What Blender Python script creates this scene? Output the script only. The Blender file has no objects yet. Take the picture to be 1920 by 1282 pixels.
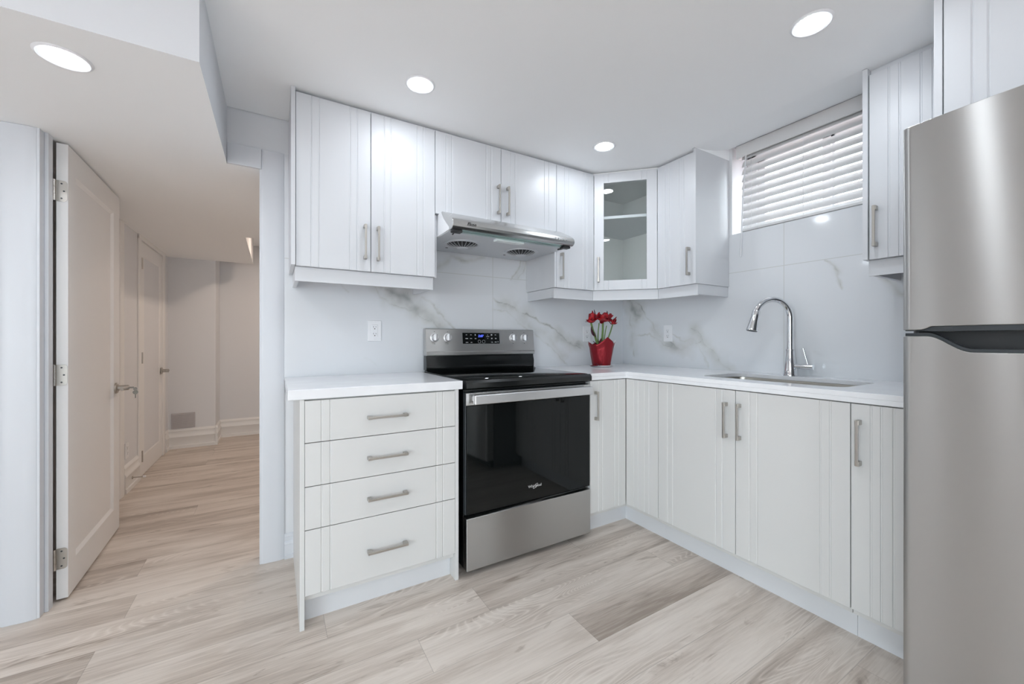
import bpy, bmesh, math, random
import numpy as np
from mathutils import Matrix, Vector
random.seed(7); rng = np.random.default_rng(5)
sc = bpy.context.scene
COL = sc.collection
R = math.radians

# ------------------------------------------------------------------ camera, world, exposure
cam_d = bpy.data.cameras.new('camera'); cam = bpy.data.objects.new('camera', cam_d); COL.objects.link(cam)
cam.location = (-2.4159, -2.3178, 1.1012); cam.rotation_euler = (R(90), 0, R(-30.6693))
cam_d.sensor_width = 36; cam_d.lens = 748.2858 * 36 / 1920; cam_d.shift_y = -3.0 / 1920; cam_d.clip_start = 0.02
sc.camera = cam
SKY = 6.3            # sky brightness outside the windows
LAMP = 85.0         # pot light lens radiance
LAMP_HALL = 270.0
sc.view_settings.view_transform = 'Standard'; sc.view_settings.look = 'None'
sc.view_settings.exposure = 0.41; sc.view_settings.gamma = 1; sc.view_settings.use_curve_mapping = False
sc.cycles.max_bounces = 14; sc.cycles.diffuse_bounces = 8; sc.cycles.glossy_bounces = 6; sc.cycles.transmission_bounces = 8
sc.cycles.sample_clamp_indirect = 6; sc.cycles.caustics_reflective = False; sc.cycles.caustics_refractive = False
sc.cycles.use_denoising = True
w = bpy.data.worlds.new('sky'); sc.world = w; w.use_nodes = True
w.node_tree.nodes['Background'].inputs[0].default_value = (0.84, 0.94, 1.02, 1); w.node_tree.nodes['Background'].inputs[1].default_value = SKY

sun_d = bpy.data.lights.new('sun', 'SUN'); sun_d.energy = 1.6; sun_d.angle = R(25); sun_d.color = (1.0, 0.98, 0.95)
sun = bpy.data.objects.new('sun', sun_d); COL.objects.link(sun); sun.rotation_euler = Vector((-0.50, 0.66, -0.45)).to_track_quat('-Z', 'Y').to_euler()
def portal(loc, rot, sx, sy):
    d = bpy.data.lights.new('daylight_portal', 'AREA'); d.shape = 'RECTANGLE'; d.size = sx; d.size_y = sy
    d.cycles.is_portal = True
    o = bpy.data.objects.new('daylight_portal', d); COL.objects.link(o); o.location = loc; o.rotation_euler = rot
portal((0.27, -1.27, 1.98), (0, R(90), 0), 0.45, 0.76)
portal((-2.9, -5.1, 1.05), (R(90), 0, 0), 1.2, 2.0)
portal((-5.3, -3.5, 1.05), (R(90), 0, R(-90)), 2.6, 2.0)

# ------------------------------------------------------------------ materials
def nmat(name):
    m = bpy.data.materials.new(name); m.use_nodes = True
    return m, m.node_tree, m.node_tree.nodes['Principled BSDF']
def mat(name, c, rough=0.5, metal=0.0, spec=0.5, emit=None, es=0.0, alpha=1.0, trans=0.0, ior=1.5, coat=0.0, aniso=0.0):
    m, t, b = nmat(name)
    b.inputs['Base Color'].default_value = (*c, 1); b.inputs['Roughness'].default_value = rough; b.inputs['Metallic'].default_value = metal
    b.inputs['Specular IOR Level'].default_value = spec; b.inputs['Transmission Weight'].default_value = trans; b.inputs['IOR'].default_value = ior
    b.inputs['Coat Weight'].default_value = coat; b.inputs['Anisotropic'].default_value = aniso
    if emit: b.inputs['Emission Color'].default_value = (*emit, 1); b.inputs['Emission Strength'].default_value = es
    return m
def bumpy(m, scale=60, strength=0.05, dist=0.002, vec=(1, 1, 1), rough_var=0.0):
    t = m.node_tree; b = t.nodes['Principled BSDF']
    tc = t.nodes.new('ShaderNodeTexCoord'); mp = t.nodes.new('ShaderNodeMapping'); mp.inputs['Scale'].default_value = vec
    n = t.nodes.new('ShaderNodeTexNoise'); n.inputs['Scale'].default_value = scale; n.inputs['Detail'].default_value = 3
    bp = t.nodes.new('ShaderNodeBump'); bp.inputs['Strength'].default_value = strength; bp.inputs['Distance'].default_value = dist
    t.links.new(tc.outputs['Object'], mp.inputs[0]); t.links.new(mp.outputs[0], n.inputs['Vector'])
    t.links.new(n.outputs['Fac'], bp.inputs['Height']); t.links.new(bp.outputs[0], b.inputs['Normal'])
    if rough_var:
        mr = t.nodes.new('ShaderNodeMapRange'); r0 = b.inputs['Roughness'].default_value
        mr.inputs['To Min'].default_value = r0 - rough_var; mr.inputs['To Max'].default_value = r0 + rough_var
        t.links.new(n.outputs['Fac'], mr.inputs['Value']); t.links.new(mr.outputs[0], b.inputs['Roughness'])
    return m
M = {}
M['wall'] = bumpy(mat('wall_paint', (0.72, 0.73, 0.75), 0.55, spec=0.3), 240, 0.04)
M['bulkdim'] = mat('bulkhead_face_toned_for_light', (0.66, 0.675, 0.70), 0.55, spec=0.3)  # darker than the ceiling to offset strong light on the bulkhead's vertical faces
M['ceiling'] = bumpy(mat('ceiling_paint', (0.92, 0.935, 0.945), 0.8, spec=0.2), 200, 0.05)
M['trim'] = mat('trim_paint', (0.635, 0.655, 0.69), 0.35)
M['trimhallbright'] = mat('trim_paint_lightened_for_hall', (0.80, 0.795, 0.785), 0.35)  # same paint as the room trim, lightened and warmed for the hall light
M['door'] = mat('door_paint', (0.80, 0.795, 0.79), 0.4)
M['cab'] = bumpy(mat('cabinet_white_lacquer', (0.635, 0.65, 0.675), 0.36), 300, 0.02)
M['cablow'] = bumpy(mat('cabinet_pale_grey_lacquer', (0.665, 0.665, 0.655), 0.38), 300, 0.02)
M['kick'] = mat('toe_kick_white', (0.69, 0.705, 0.73), 0.35)
M['inside'] = mat('cabinet_inside_melamine', (0.86, 0.87, 0.86), 0.5)
M['gap'] = mat('shadow_gap_core', (0.10, 0.10, 0.10), 0.8)
def speckled(name, c1, c2, scale, rough, lo=0.45, hi=0.62):
    m, t, b = nmat(name)
    tc = t.nodes.new('ShaderNodeTexCoord'); n = t.nodes.new('ShaderNodeTexNoise'); n.inputs['Scale'].default_value = scale; n.inputs['Detail'].default_value = 6
    cr = t.nodes.new('ShaderNodeValToRGB'); cr.color_ramp.elements[0].position = lo; cr.color_ramp.elements[0].color = (*c1, 1)
    cr.color_ramp.elements[1].position = hi; cr.color_ramp.elements[1].color = (*c2, 1)
    t.links.new(tc.outputs['Object'], n.inputs['Vector']); t.links.new(n.outputs['Fac'], cr.inputs[0]); t.links.new(cr.outputs[0], b.inputs['Base Color'])
    b.inputs['Roughness'].default_value = rough
    return m
M['quartz'] = speckled('white_quartz', (0.82, 0.83, 0.85), (0.85, 0.86, 0.88), 9, 0.14)
def steel(name, c, rough, vec, aniso=0.0, rot=0.0):
    m = mat(name, c, rough, 1.0, aniso=aniso)
    if not aniso: bumpy(m, 60, 0.012, 0.0006, vec, 0.02)
    if aniso:
        t = m.node_tree; tg = t.nodes.new('ShaderNodeTangent'); tg.direction_type = 'RADIAL'; tg.axis = 'Z'
        t.links.new(tg.outputs[0], t.nodes['Principled BSDF'].inputs['Tangent']); t.nodes['Principled BSDF'].inputs['Anisotropic Rotation'].default_value = rot
    return m
M['steel'] = steel('brushed_stainless', (0.56, 0.553, 0.54), 0.35, (1, 1, 14), 1.0, 0.25)
M['steelhood'] = steel('hood_stainless', (0.62, 0.62, 0.61), 0.27, (0.6, 14, 14), 0.5, 0.25)
M['steelsink'] = mat('sink_stainless', (0.55, 0.53, 0.48), 0.28, 1.0)
M['hoodpan'] = mat('hood_underside_grey', (0.60, 0.62, 0.65), 0.35, 0.2)
M['nickel'] = mat('brushed_nickel', (0.50, 0.475, 0.44), 0.30, 1.0)
M['satin'] = mat('satin_aluminium', (0.72, 0.72, 0.73), 0.34, 1.0)
M['keymetal'] = mat('key_metal', (0.20, 0.19, 0.17), 0.45, 0.8)
M['chrome'] = mat('polished_chrome', (0.80, 0.81, 0.83), 0.05, 1.0)
M['blackglass'] = mat('black_glass', (0.004, 0.005, 0.005), 0.04, spec=0.32)
M['blackmetal'] = mat('black_enamel', (0.006, 0.007, 0.007), 0.14)
M['black'] = mat('black_plastic', (0.012, 0.012, 0.013), 0.45)
M['darkgrey'] = mat('dark_grey_plastic', (0.035, 0.040, 0.044), 0.38)
M['fridgebody'] = mat('fridge_side_grey', (0.16, 0.16, 0.165), 0.45)
M['white'] = mat('white_plastic', (0.80, 0.81, 0.83), 0.3)
M['vinyl'] = mat('white_vinyl', (0.82, 0.82, 0.83), 0.35)
M['slat'] = mat('blind_white', (0.70, 0.70, 0.70), 0.45)
M['cord'] = mat('white_cord', (0.75, 0.76, 0.78), 0.6)
M['slot'] = mat('outlet_slot', (0.05, 0.05, 0.05), 0.6)
M['lens'] = mat('lit_lamp_lens', (0.9, 0.9, 0.9), 0.4, emit=(0.93, 0.995, 1.07), es=LAMP)
M['lenshall'] = mat('lit_lamp_lens_warm', (0.9, 0.9, 0.9), 0.4, emit=(1.0, 0.79, 0.63), es=LAMP_HALL)
M['lenshallfill'] = mat('added_fill_lens_warm', (0.9, 0.9, 0.9), 0.4, emit=(1.0, 0.79, 0.63), es=LAMP_HALL * 0.66)  # for the unseen fill lamp added in the hall
M['hoodlens'] = mat('hood_light_lens', (0.85, 0.92, 0.93), 0.12)
M['ledblue'] = mat('blue_led_digits', (0.02, 0.02, 0.1), 0.4, emit=(0.10, 0.16, 1.0), es=1.3)
M['print'] = mat('grey_print', (0.42, 0.43, 0.44), 0.5)
M['printdark'] = mat('dark_print', (0.03, 0.03, 0.03), 0.5)
M['logo'] = mat('silver_logo', (0.62, 0.62, 0.62), 0.35, 0.4)
M['soil'] = mat('potting_soil', (0.02, 0.015, 0.012), 0.9)
M['stem'] = mat('flower_stem', (0.13, 0.22, 0.06), 0.5)
M['wilt'] = mat('wilted_leaf', (0.06, 0.008, 0.018), 0.6)
M['petal'] = speckled('red_petal', (0.20, 0.003, 0.010), (0.50, 0.008, 0.014), 40, 0.5)
M['petaldark'] = mat('dark_petal', (0.13, 0.004, 0.016), 0.55)
M['foil'] = bumpy(mat('red_foil', (0.27, 0.014, 0.022), 0.36, 0.6), 70, 0.5, 0.006, (1, 1, 0.5))
M['saucer'] = mat('saucer_white', (0.78, 0.75, 0.76), 0.35)
M['ventgrey'] = mat('grille_grey', (0.50, 0.48, 0.49), 0.5)
M['well'] = speckled('window_well_stone', (0.70, 0.50, 0.46), (0.82, 0.66, 0.62), 6, 0.9)
m, t, b = nmat('clear_glass'); M['glass'] = m
t.nodes.remove(b); g = t.nodes.new('ShaderNodeBsdfGlossy'); g.inputs['Roughness'].default_value = 0.02
tr = t.nodes.new('ShaderNodeBsdfTransparent'); tr.inputs[0].default_value = (0.97, 0.985, 0.98, 1)
fr = t.nodes.new('ShaderNodeFresnel'); fr.inputs[0].default_value = 1.5; mx = t.nodes.new('ShaderNodeMixShader')
ge = t.nodes.new('ShaderNodeNewGeometry'); fm = t.nodes.new('ShaderNodeMath'); fm.operation = 'SUBTRACT'; fm.use_clamp = True
t.links.new(fr.outputs[0], fm.inputs[0]); t.links.new(ge.outputs['Backfacing'], fm.inputs[1])     # reflect on the entry side only
t.links.new(fm.outputs[0], mx.inputs[0]); t.links.new(tr.outputs[0], mx.inputs[1]); t.links.new(g.outputs[0], mx.inputs[2])
t.links.new(mx.outputs[0], t.nodes['Material Output'].inputs[0])
def glass_copy(name, tint):
    n = M['glass'].copy(); n.name = name
    for q in n.node_tree.nodes:
        if q.type == 'BSDF_TRANSPARENT': q.inputs[0].default_value = (*tint, 1)
    return n
M['visor'] = glass_copy('green_tint_glass', (0.84, 0.93, 0.91))
# tile: marble veins come from a per-vertex pattern
m, t, b = nmat('marble_tile'); M['tile'] = m
at = t.nodes.new('ShaderNodeAttribute'); at.attribute_name = 'vein'
cr = t.nodes.new('ShaderNodeValToRGB'); e = cr.color_ramp.elements
e[0].color = (0.70, 0.72, 0.745, 1); e[1].color = (0.36, 0.37, 0.365, 1); x = e.new(0.45); x.color = (0.60, 0.612, 0.605, 1)
t.links.new(at.outputs['Fac'], cr.inputs[0]); t.links.new(cr.outputs[0], b.inputs['Base Color'])
b.inputs['Roughness'].default_value = 0.09; b.inputs['Specular IOR Level'].default_value = 0.45
# floor: wood planks
m, t, b = nmat('wood_plank'); M['floor'] = m
uv = t.nodes.new('ShaderNodeUVMap'); uv.uv_map = 'UVMap'
at = t.nodes.new('ShaderNodeAttribute'); at.attribute_name = 'plank'
sep = t.nodes.new('ShaderNodeSeparateColor'); t.links.new(at.outputs['Color'], sep.inputs[0])
cx = t.nodes.new('ShaderNodeSeparateXYZ'); t.links.new(uv.outputs[0], cx.inputs[0])
def mth(op, a, b_=None, c=None):
    n = t.nodes.new('ShaderNodeMath'); n.operation = op
    for i, v in enumerate((a, b_, c)):
        if v is None: continue
        if isinstance(v, (int, float)): n.inputs[i].default_value = v
        else: t.links.new(v, n.inputs[i])
    return n.outputs[0]
def comb(x, y, z):
    n = t.nodes.new('ShaderNodeCombineXYZ')
    for i, v in enumerate((x, y, z)):
        if isinstance(v, (int, float)): n.inputs[i].default_value = v
        else: t.links.new(v, n.inputs[i])
    return n.outputs[0]
def noise(vec, scale, detail=3, rough=0.55, dist=0.0):
    n = t.nodes.new('ShaderNodeTexNoise'); n.inputs['Scale'].default_value = scale; n.inputs['Detail'].default_value = detail
    n.inputs['Roughness'].default_value = rough; n.inputs['Distortion'].default_value = dist; t.links.new(vec, n.inputs['Vector']); return n.outputs['Fac']
zz = mth('MULTIPLY', sep.outputs[1], 40.0)
px = cx.outputs[0]; py = cx.outputs[1]
broad = noise(comb(mth('MULTIPLY', px, 0.9), mth('MULTIPLY', py, 7.0), zz), 1.6, 3, 0.5, 0.6)
fine = noise(comb(mth('MULTIPLY', px, 3.0), mth('MULTIPLY', py, 60.0), zz), 2.2, 5, 0.65, 0.2)
knot = noise(comb(mth('MULTIPLY', px, 2.2), mth('MULTIPLY', py, 9.0), mth('ADD', zz, 9.0)), 1.5, 4, 0.6, 1.6)
ring = mth('FRACT', mth('MULTIPLY', noise(comb(mth('MULTIPLY', px, 0.7), mth('MULTIPLY', py, 5.0), mth('ADD', zz, 3.0)), 1.3, 1, 0.4, 0.9), 16.0))
kn = t.nodes.new('ShaderNodeMapRange'); kn.inputs['From Min'].default_value = 0.62; kn.inputs['From Max'].default_value = 0.76; t.links.new(knot, kn.inputs['Value'])
v = mth('SUBTRACT', mth('ADD', mth('MULTIPLY', broad, 1.05), mth('MULTIPLY', fine, 0.62)), 0.285)
# cathedral grain: thin contour lines, only in patches
cat = mth('FRACT', mth('MULTIPLY', noise(comb(mth('MULTIPLY', px, 1.1), mth('MULTIPLY', py, 8.0), mth('ADD', zz, 5.0)), 0.9, 1, 0.35, 0.3), 52.0))
cat = mth('POWER', mth('ABSOLUTE', mth('SUBTRACT', mth('MULTIPLY', cat, 2.0), 1.0)), 3.0)
mk = t.nodes.new('ShaderNodeMapRange'); mk.inputs['From Min'].default_value = 0.50; mk.inputs['From Max'].default_value = 0.62
t.links.new(noise(comb(mth('MULTIPLY', px, 0.8), mth('MULTIPLY', py, 5.0), mth('ADD', zz, 21.0)), 1.4, 1, 0.4, 0.2), mk.inputs['Value'])
v = mth('ADD', v, mth('MULTIPLY', mth('MULTIPLY', mth('SUBTRACT', cat, 0.22), mk.outputs[0]), 0.24))
v = mth('ADD', v, mth('MULTIPLY', mth('SUBTRACT', sep.outputs[0], 0.5), 0.85))
v = mth('SUBTRACT', v, mth('MULTIPLY', kn.outputs[0], 0.34))
edge = mth('MULTIPLY', mth('SUBTRACT', sep.outputs[2], 0.5), mth('SUBTRACT', py, 0.0875)); v = mth('ADD', v, mth('MULTIPLY', edge, 3.2))
cr = t.nodes.new('ShaderNodeValToRGB'); e = cr.color_ramp.elements
e[0].position = 0.12; e[0].color = (0.32, 0.265, 0.222, 1); e[1].position = 0.86; e[1].color = (0.735, 0.67, 0.605, 1)
x = e.new(0.42); x.color = (0.53, 0.462, 0.402, 1)
x = e.new(0.62); x.color = (0.655, 0.588, 0.525, 1)
t.links.new(v, cr.inputs[0])
# seams between planks
du = mth('MULTIPLY', at.outputs['Alpha'], 1.22); d0 = mth('MINIMUM', mth('MINIMUM', py, mth('SUBTRACT', 0.175, py)), mth('MINIMUM', du, mth('SUBTRACT', 1.22, du)))
sm = t.nodes.new('ShaderNodeMapRange'); sm.inputs['From Min'].default_value = 0.0004; sm.inputs['From Max'].default_value = 0.0016; sm.inputs['To Min'].default_value = 0.72; t.links.new(d0, sm.inputs['Value'])
mxc = t.nodes.new('ShaderNodeMix'); mxc.data_type = 'RGBA'; mxc.blend_type = 'MULTIPLY'; mxc.inputs[0].default_value = 1.0
t.links.new(cr.outputs[0], mxc.inputs[6]); cc = t.nodes.new('ShaderNodeCombineColor')
for i in range(3): t.links.new(sm.outputs[0], cc.inputs[i])
t.links.new(cc.outputs[0], mxc.inputs[7]); t.links.new(mxc.outputs[2], b.inputs['Base Color'])
bp = t.nodes.new('ShaderNodeBump'); bp.inputs['Strength'].default_value = 0.12; bp.inputs['Distance'].default_value = 0.002
t.links.new(mth('ADD', mth('MULTIPLY', fine, 0.5), sm.outputs[0]), bp.inputs['Height']); t.links.new(bp.outputs[0], b.inputs['Normal'])
b.inputs['Roughness'].default_value = 0.42; b.inputs['Specular IOR Level'].default_value = 0.4

# ------------------------------------------------------------------ mesh helpers
OFF = {}
I4 = Matrix.Identity(4)
FA = Matrix(((1, 0, 0, 0), (0, -1, 0, 0), (0, 0, 1, 0), (0, 0, 0, 1)))          # (u, depth, z) on the stove wall
FB = Matrix(((0, -1, 0, 0), (-1, 0, 0, 0), (0, 0, 1, 0), (0, 0, 0, 1)))         # (u, depth, z) on the window wall
DX0, DX1 = 0.605, 0.325
_s = math.sqrt(0.5)
FD = Matrix(((_s, -_s, 0, -DX0), (-_s, -_s, 0, -DX1), (0, 0, 1, 0), (0, 0, 0, 1)))   # diagonal corner front
class MB:
    def __init__(s, frame=I4): s.bm = bmesh.new(); s.F = frame; s.mi = 0
    def _new(s, vs, fs):
        bv = [s.bm.verts.new(s.F @ Vector(v)) for v in vs]
        for f in fs:
            try: q = s.bm.faces.new([bv[i] for i in f]); q.material_index = s.mi
            except ValueError: pass
        return s
    def box(s, x0, x1, y0, y1, z0, z1):
        vs = [(x, y, z) for z in (z0, z1) for y in (y0, y1) for x in (x0, x1)]
        return s._new(vs, [(0, 2, 3, 1), (4, 5, 7, 6), (0, 1, 5, 4), (2, 6, 7, 3), (0, 4, 6, 2), (1, 3, 7, 5)])
    def prism(s, pts, ax, a, b):
        def P(p, h): return (p[0], p[1], h) if ax == 'z' else ((p[0], h, p[1]) if ax == 'y' else (h, p[0], p[1]))
        n = len(pts); vs = [P(p, a) for p in pts] + [P(p, b) for p in pts]
        return s._new(vs, [tuple(range(n))[::-1], tuple(range(n, 2 * n))] + [(i, (i + 1) % n, n + (i + 1) % n, n + i) for i in range(n)])
    def tube(s, path, r, n=16, cap=True, flat=None):
        path = [Vector(p) for p in path]; k = len(path); rs = r if isinstance(r, (list, tuple)) else [r] * k
        up = None; vs = []
        for i, p in enumerate(path):
            tg = (path[min(i + 1, k - 1)] - path[max(i - 1, 0)]).normalized()
            if up is None:
                up = Vector((0, 0, 1)) if abs(tg.z) < 0.9 else Vector((1, 0, 0))
            up = (up - tg * up.dot(tg)).normalized(); sd = tg.cross(up)
            for j in range(n):
                a = 2 * math.pi * j / n; vs.append(p + up * math.cos(a) * rs[i] * (flat or 1) + sd * math.sin(a) * rs[i])
        fs = [(i * n + j, i * n + (j + 1) % n, (i + 1) * n + (j + 1) % n, (i + 1) * n + j) for i in range(k - 1) for j in range(n)]
        if cap: fs += [tuple(range(n))[::-1], tuple(range((k - 1) * n, k * n))]
        return s._new(vs, fs)
    def lathe(s, prof, c, axis=(0, 0, 1), n=32, cap=False, arc=None):
        ax = Vector(axis).normalized(); up = Vector((1, 0, 0)) if abs(ax.x) < 0.9 else Vector((0, 1, 0))
        up = (up - ax * up.dot(ax)).normalized(); sd = ax.cross(up); c = Vector(c); vs = []
        for r, h in prof:
            for j in range(n):
                a = 2 * math.pi * j / n; vs.append(c + ax * h + (up * math.cos(a) + sd * math.sin(a)) * r)
        k = len(prof)
        fs = [(i * n + j, i * n + (j + 1) % n, (i + 1) * n + (j + 1) % n, (i + 1) * n + j) for i in range(k - 1) for j in range(n)]
        if cap: fs += [tuple(range(n))[::-1], tuple(range((k - 1) * n, k * n))]
        return s._new(vs, fs)
    def grid(s, pts):
        nr, nc = len(pts), len(pts[0]); vs = [p for row in pts for p in row]
        return s._new(vs, [(i * nc + j, i * nc + j + 1, (i + 1) * nc + j + 1, (i + 1) * nc + j) for i in range(nr - 1) for j in range(nc - 1)])
    def build(s, name, mats, parent=None, bevel=0.0, seg=2, ang=38, recalc=True, solid=0.0, blim=50):
        bm = s.bm
        if recalc: bmesh.ops.recalc_face_normals(bm, faces=bm.faces[:])
        o = Vector(OFF[parent.name]) if parent is not None else Vector((0, 0, 0))
        if parent is not None: bmesh.ops.translate(bm, verts=bm.verts[:], vec=-o)
        for f in bm.faces: f.smooth = True
        for ed in bm.edges:
            if len(ed.link_faces) == 2 and ed.calc_face_angle(0) > R(ang): ed.smooth = False
        me = bpy.data.meshes.new(name); bm.to_mesh(me); bm.free()
        for q in (mats if isinstance(mats, (list, tuple)) else [mats]): me.materials.append(q)
        ob = bpy.data.objects.new(name, me); COL.objects.link(ob)
        if parent is not None: ob.parent = parent
        OFF[ob.name] = tuple(o)
        if solid:
            md = ob.modifiers.new('thickness', 'SOLIDIFY'); md.thickness = solid; md.offset = 0
        if bevel:
            md = ob.modifiers.new('edge', 'BEVEL'); md.width = bevel; md.segments = seg; md.limit_method = 'ANGLE'; md.angle_limit = R(blim); md.harden_normals = True
        return ob
def thing(name, label, cat, loc, group=None, kind=None):
    o = bpy.data.objects.new(name, None); COL.objects.link(o); o.location = loc; o.empty_display_size = 0.05
    OFF[o.name] = tuple(loc)
    if label: o['label'] = label
    if cat: o['category'] = cat
    if group: o['group'] = group
    if kind: o['kind'] = kind
    return o
def tag(o, label, cat, group=None):
    o['label'] = label; o['category'] = cat
    if group: o['group'] = group
    return o
def struct(o): o['kind'] = 'structure'; return o
def put(mesh_obj, parent, world, rot=(0, 0, 0), name=None):
    """copy of a built object under parent at a world point"""
    c = mesh_obj.copy(); COL.objects.link(c); c.parent = parent
    if name: c.name = name
    c.location = Vector(world) - Vector(OFF[parent.name]); c.rotation_euler = rot; OFF[c.name] = OFF[parent.name]
    return c
def text_mesh(txt, size, name, material, parent, world, rot, extrude=0.0004, shear=0.0, align='CENTER', bold=0.0):
    cu = bpy.data.curves.new(name, 'FONT'); cu.body = txt; cu.size = size; cu.extrude = extrude; cu.align_x = align; cu.align_y = 'CENTER'; cu.shear = shear; cu.offset = bold
    tmp = bpy.data.objects.new('tmp', cu); COL.objects.link(tmp); bpy.context.view_layer.update()
    me = bpy.data.meshes.new_from_object(tmp.evaluated_get(bpy.context.evaluated_depsgraph_get()))
    COL.objects.unlink(tmp); bpy.data.objects.remove(tmp)
    me.materials.clear(); me.materials.append(material); me.name = name
    o = bpy.data.objects.new(name, me); COL.objects.link(o); o.parent = parent
    o.location = Vector(world) - Vector(OFF[parent.name]); o.rotation_euler = rot
    return o

# ------------------------------------------------------------------ setting
CZ = 2.212       # ceiling height
LZ = 1.943       # underside of the lowered bulkhead and hall ceiling
X0, Y0 = -5.2, -5.0
# floor built plank by plank
known = {-5: -1.70, -4: -1.76, -3: -0.56, -2: -1.397, -1: -1.964, 0: -1.662, 2: -2.965, 4: -2.932, 6: -2.972, 10: -2.86, 17: -2.95, 1: -2.25, 3: -2.21, 5: -2.24, 7: -2.2, 8: -2.26, 9: -2.23, 11: -2.2, 12: -2.25, 13: -2.2, 14: -2.22, 15: -2.27, 16: -2.2}
dark = {(-2, 1): (0.30, 0.95), (0, 1): (0.33, 0.95), (2, 0): (0.27, 0.5), (6, 0): (0.26, 0.5), (4, 0): (0.40, 0.5), (10, 0): (0.36, 0.3), (17, 1): (0.30, 0.5), (9, 0): (0.36, 0.6), (1, 0): (0.46, 0.85), (2, 1): (0.52, 0.9), (-1, 1): (0.53, 0.5), (-1, 2): (0.42, 0.5), (-2, 0): (0.54, 0.5), (-1, 0): (0.53, 0.5), (-3, 0): (0.53, 0.5), (-4, 1): (0.50, 0.5), (-5, 1): (0.48, 0.5), (3, 0): (0.45, 0.6), (3, 1): (0.47, 0.5), (4, 1): (0.48, 0.5), (1, 1): (0.46, 0.7)}
verts, faces, uvs, cols = [], [], [], []
PL = 1.22
for k in range(-24, 26):
    ya = -0.874 + 0.175 * k; yb = ya + 0.175
    j0 = known.get(k, -3.0 + random.random() * PL)
    first = j0 - PL * math.ceil((j0 - X0) / PL)
    x = first
    while x < 0.1:
        i = round((x - j0) / PL) + 1          # 0: the plank that ends at the known joint
        tone, gr = dark.get((k, i), (0.47 + random.uniform(-0.07, 0.07), random.uniform(0.3, 0.8)))
        n = len(verts); verts += [(x, ya, 0), (x + PL, ya, 0), (x + PL, yb, 0), (x, yb, 0)]; faces.append((n, n + 1, n + 2, n + 3))
        r = random.random(); ox = random.uniform(0, 9)
        uvs += [(ox, 0), (ox + PL, 0), (ox + PL, 0.175), (ox, 0.175)]; cols += [(tone, r, gr, 0), (tone, r, gr, 1), (tone, r, gr, 1), (tone, r, gr, 0)]
        x += PL
me = bpy.data.meshes.new('floor'); me.from_pydata(verts, [], faces); me.update()
l = me.uv_layers.new(name='UVMap'); l.data.foreach_set('uv', [c for p in uvs for c in p])
a = me.color_attributes.new('plank', 'FLOAT_COLOR', 'CORNER'); a.data.foreach_set('color', [c for p in cols for c in p])
me.materials.append(M['floor']); o = bpy.data.objects.new('floor', me); COL.objects.link(o); struct(o)
OPL, OPR = -3.228, -2.475        # hall opening
def S(name, boxes, m='wall', bevel=0.0):
    q = MB()
    for bx in boxes: q.box(*bx)
    return struct(q.build(name, M[m], None, bevel))
S('wall_back', [(OPR, 0.0, 0.008, 0.1, 0, CZ + 0.1), (OPL, OPR, 0.008, 0.1, LZ + 0.02, CZ + 0.1), (X0, OPL, 0.008, 0.1, 0, CZ + 0.1)])
WY0, WY1, WZ0, WZ1 = -0.897, -1.66, 1.75, 2.285     # window opening
S('wall_right', [(0.008, 0.26, WY0, 0.1, 0, CZ + 0.3), (0.008, 0.26, Y0, WY1, 0, CZ + 0.3), (0.008, 0.26, WY1, WY0, 0, WZ0), (0.008, 0.26, WY1, WY0, WZ1, CZ + 0.3)])
S('wall_left', [(X0 - 0.1, X0, Y0, -4.8, 0, CZ + 0.1), (X0 - 0.1, X0, -2.2, 0.1, 0, CZ + 0.1), (X0 - 0.1, X0, -4.8, -2.2, 0, 0.06), (X0 - 0.1, X0, -4.8, -2.2, 2.05, CZ + 0.1)])
S('wall_front', [(X0, -3.5, Y0 - 0.1, Y0, 0, CZ + 0.1), (-2.3, 0.26, Y0 - 0.1, Y0, 0, CZ + 0.1), (-3.5, -2.3, Y0 - 0.1, Y0, 2.05, CZ + 0.1)])
HX0, HXC, HX1 = -3.35, -2.96, -1.55
S('wall_hall_left', [(HX0 - 0.1, HX0, 0.1, 3.4, 0, CZ + 0.1)])
S('wall_hall_end', [(HX0, HXC, 2.92, 3.4, 0, CZ + 0.1), (HXC, HX1, 3.27, 3.4, 0, CZ + 0.1)])
S('wall_hall_right', [(HX1, HX1 + 0.1, 0.1, 3.4, 0, CZ + 0.1)])
# ceiling with the part that rises towards the window
q = MB()
SY0, SY1, SX, SZ = -0.880, -1.640, -0.342, 2.285
q.box(X0, SX, Y0, 0.0, CZ, CZ + 0.14); q.box(SX, 0.01, SY0, 0.0, CZ, CZ + 0.14); q.box(SX, 0.01, Y0, SY1, CZ, CZ + 0.14)
q.prism([(SX + (0.01 - SX) * t_ / 10, CZ + (SZ - CZ) * (t_ / 10) ** 1.7) for t_ in range(11)] + [(0.01, SZ + 0.08), (SX, CZ + 0.14)], 'y', SY1, SY0)
q.box(HX0, HX1, 1.6, 3.4, CZ, CZ + 0.05)
struct(q.build('ceiling', M['ceiling']))
q = MB(); BX = -2.614
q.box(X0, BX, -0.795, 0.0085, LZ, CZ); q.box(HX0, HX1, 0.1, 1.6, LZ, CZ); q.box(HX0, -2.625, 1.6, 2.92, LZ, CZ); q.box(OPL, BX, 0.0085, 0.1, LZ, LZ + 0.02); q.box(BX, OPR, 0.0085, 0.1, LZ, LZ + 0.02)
bh = struct(q.build('ceiling_bulkhead', [M['ceiling'], M['bulkdim']], None))
for p_ in bh.data.polygons: p_.material_index = 1 if abs(p_.normal.z) < 0.5 else 0        # drop faces get the darker colour that tones down their light
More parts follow.
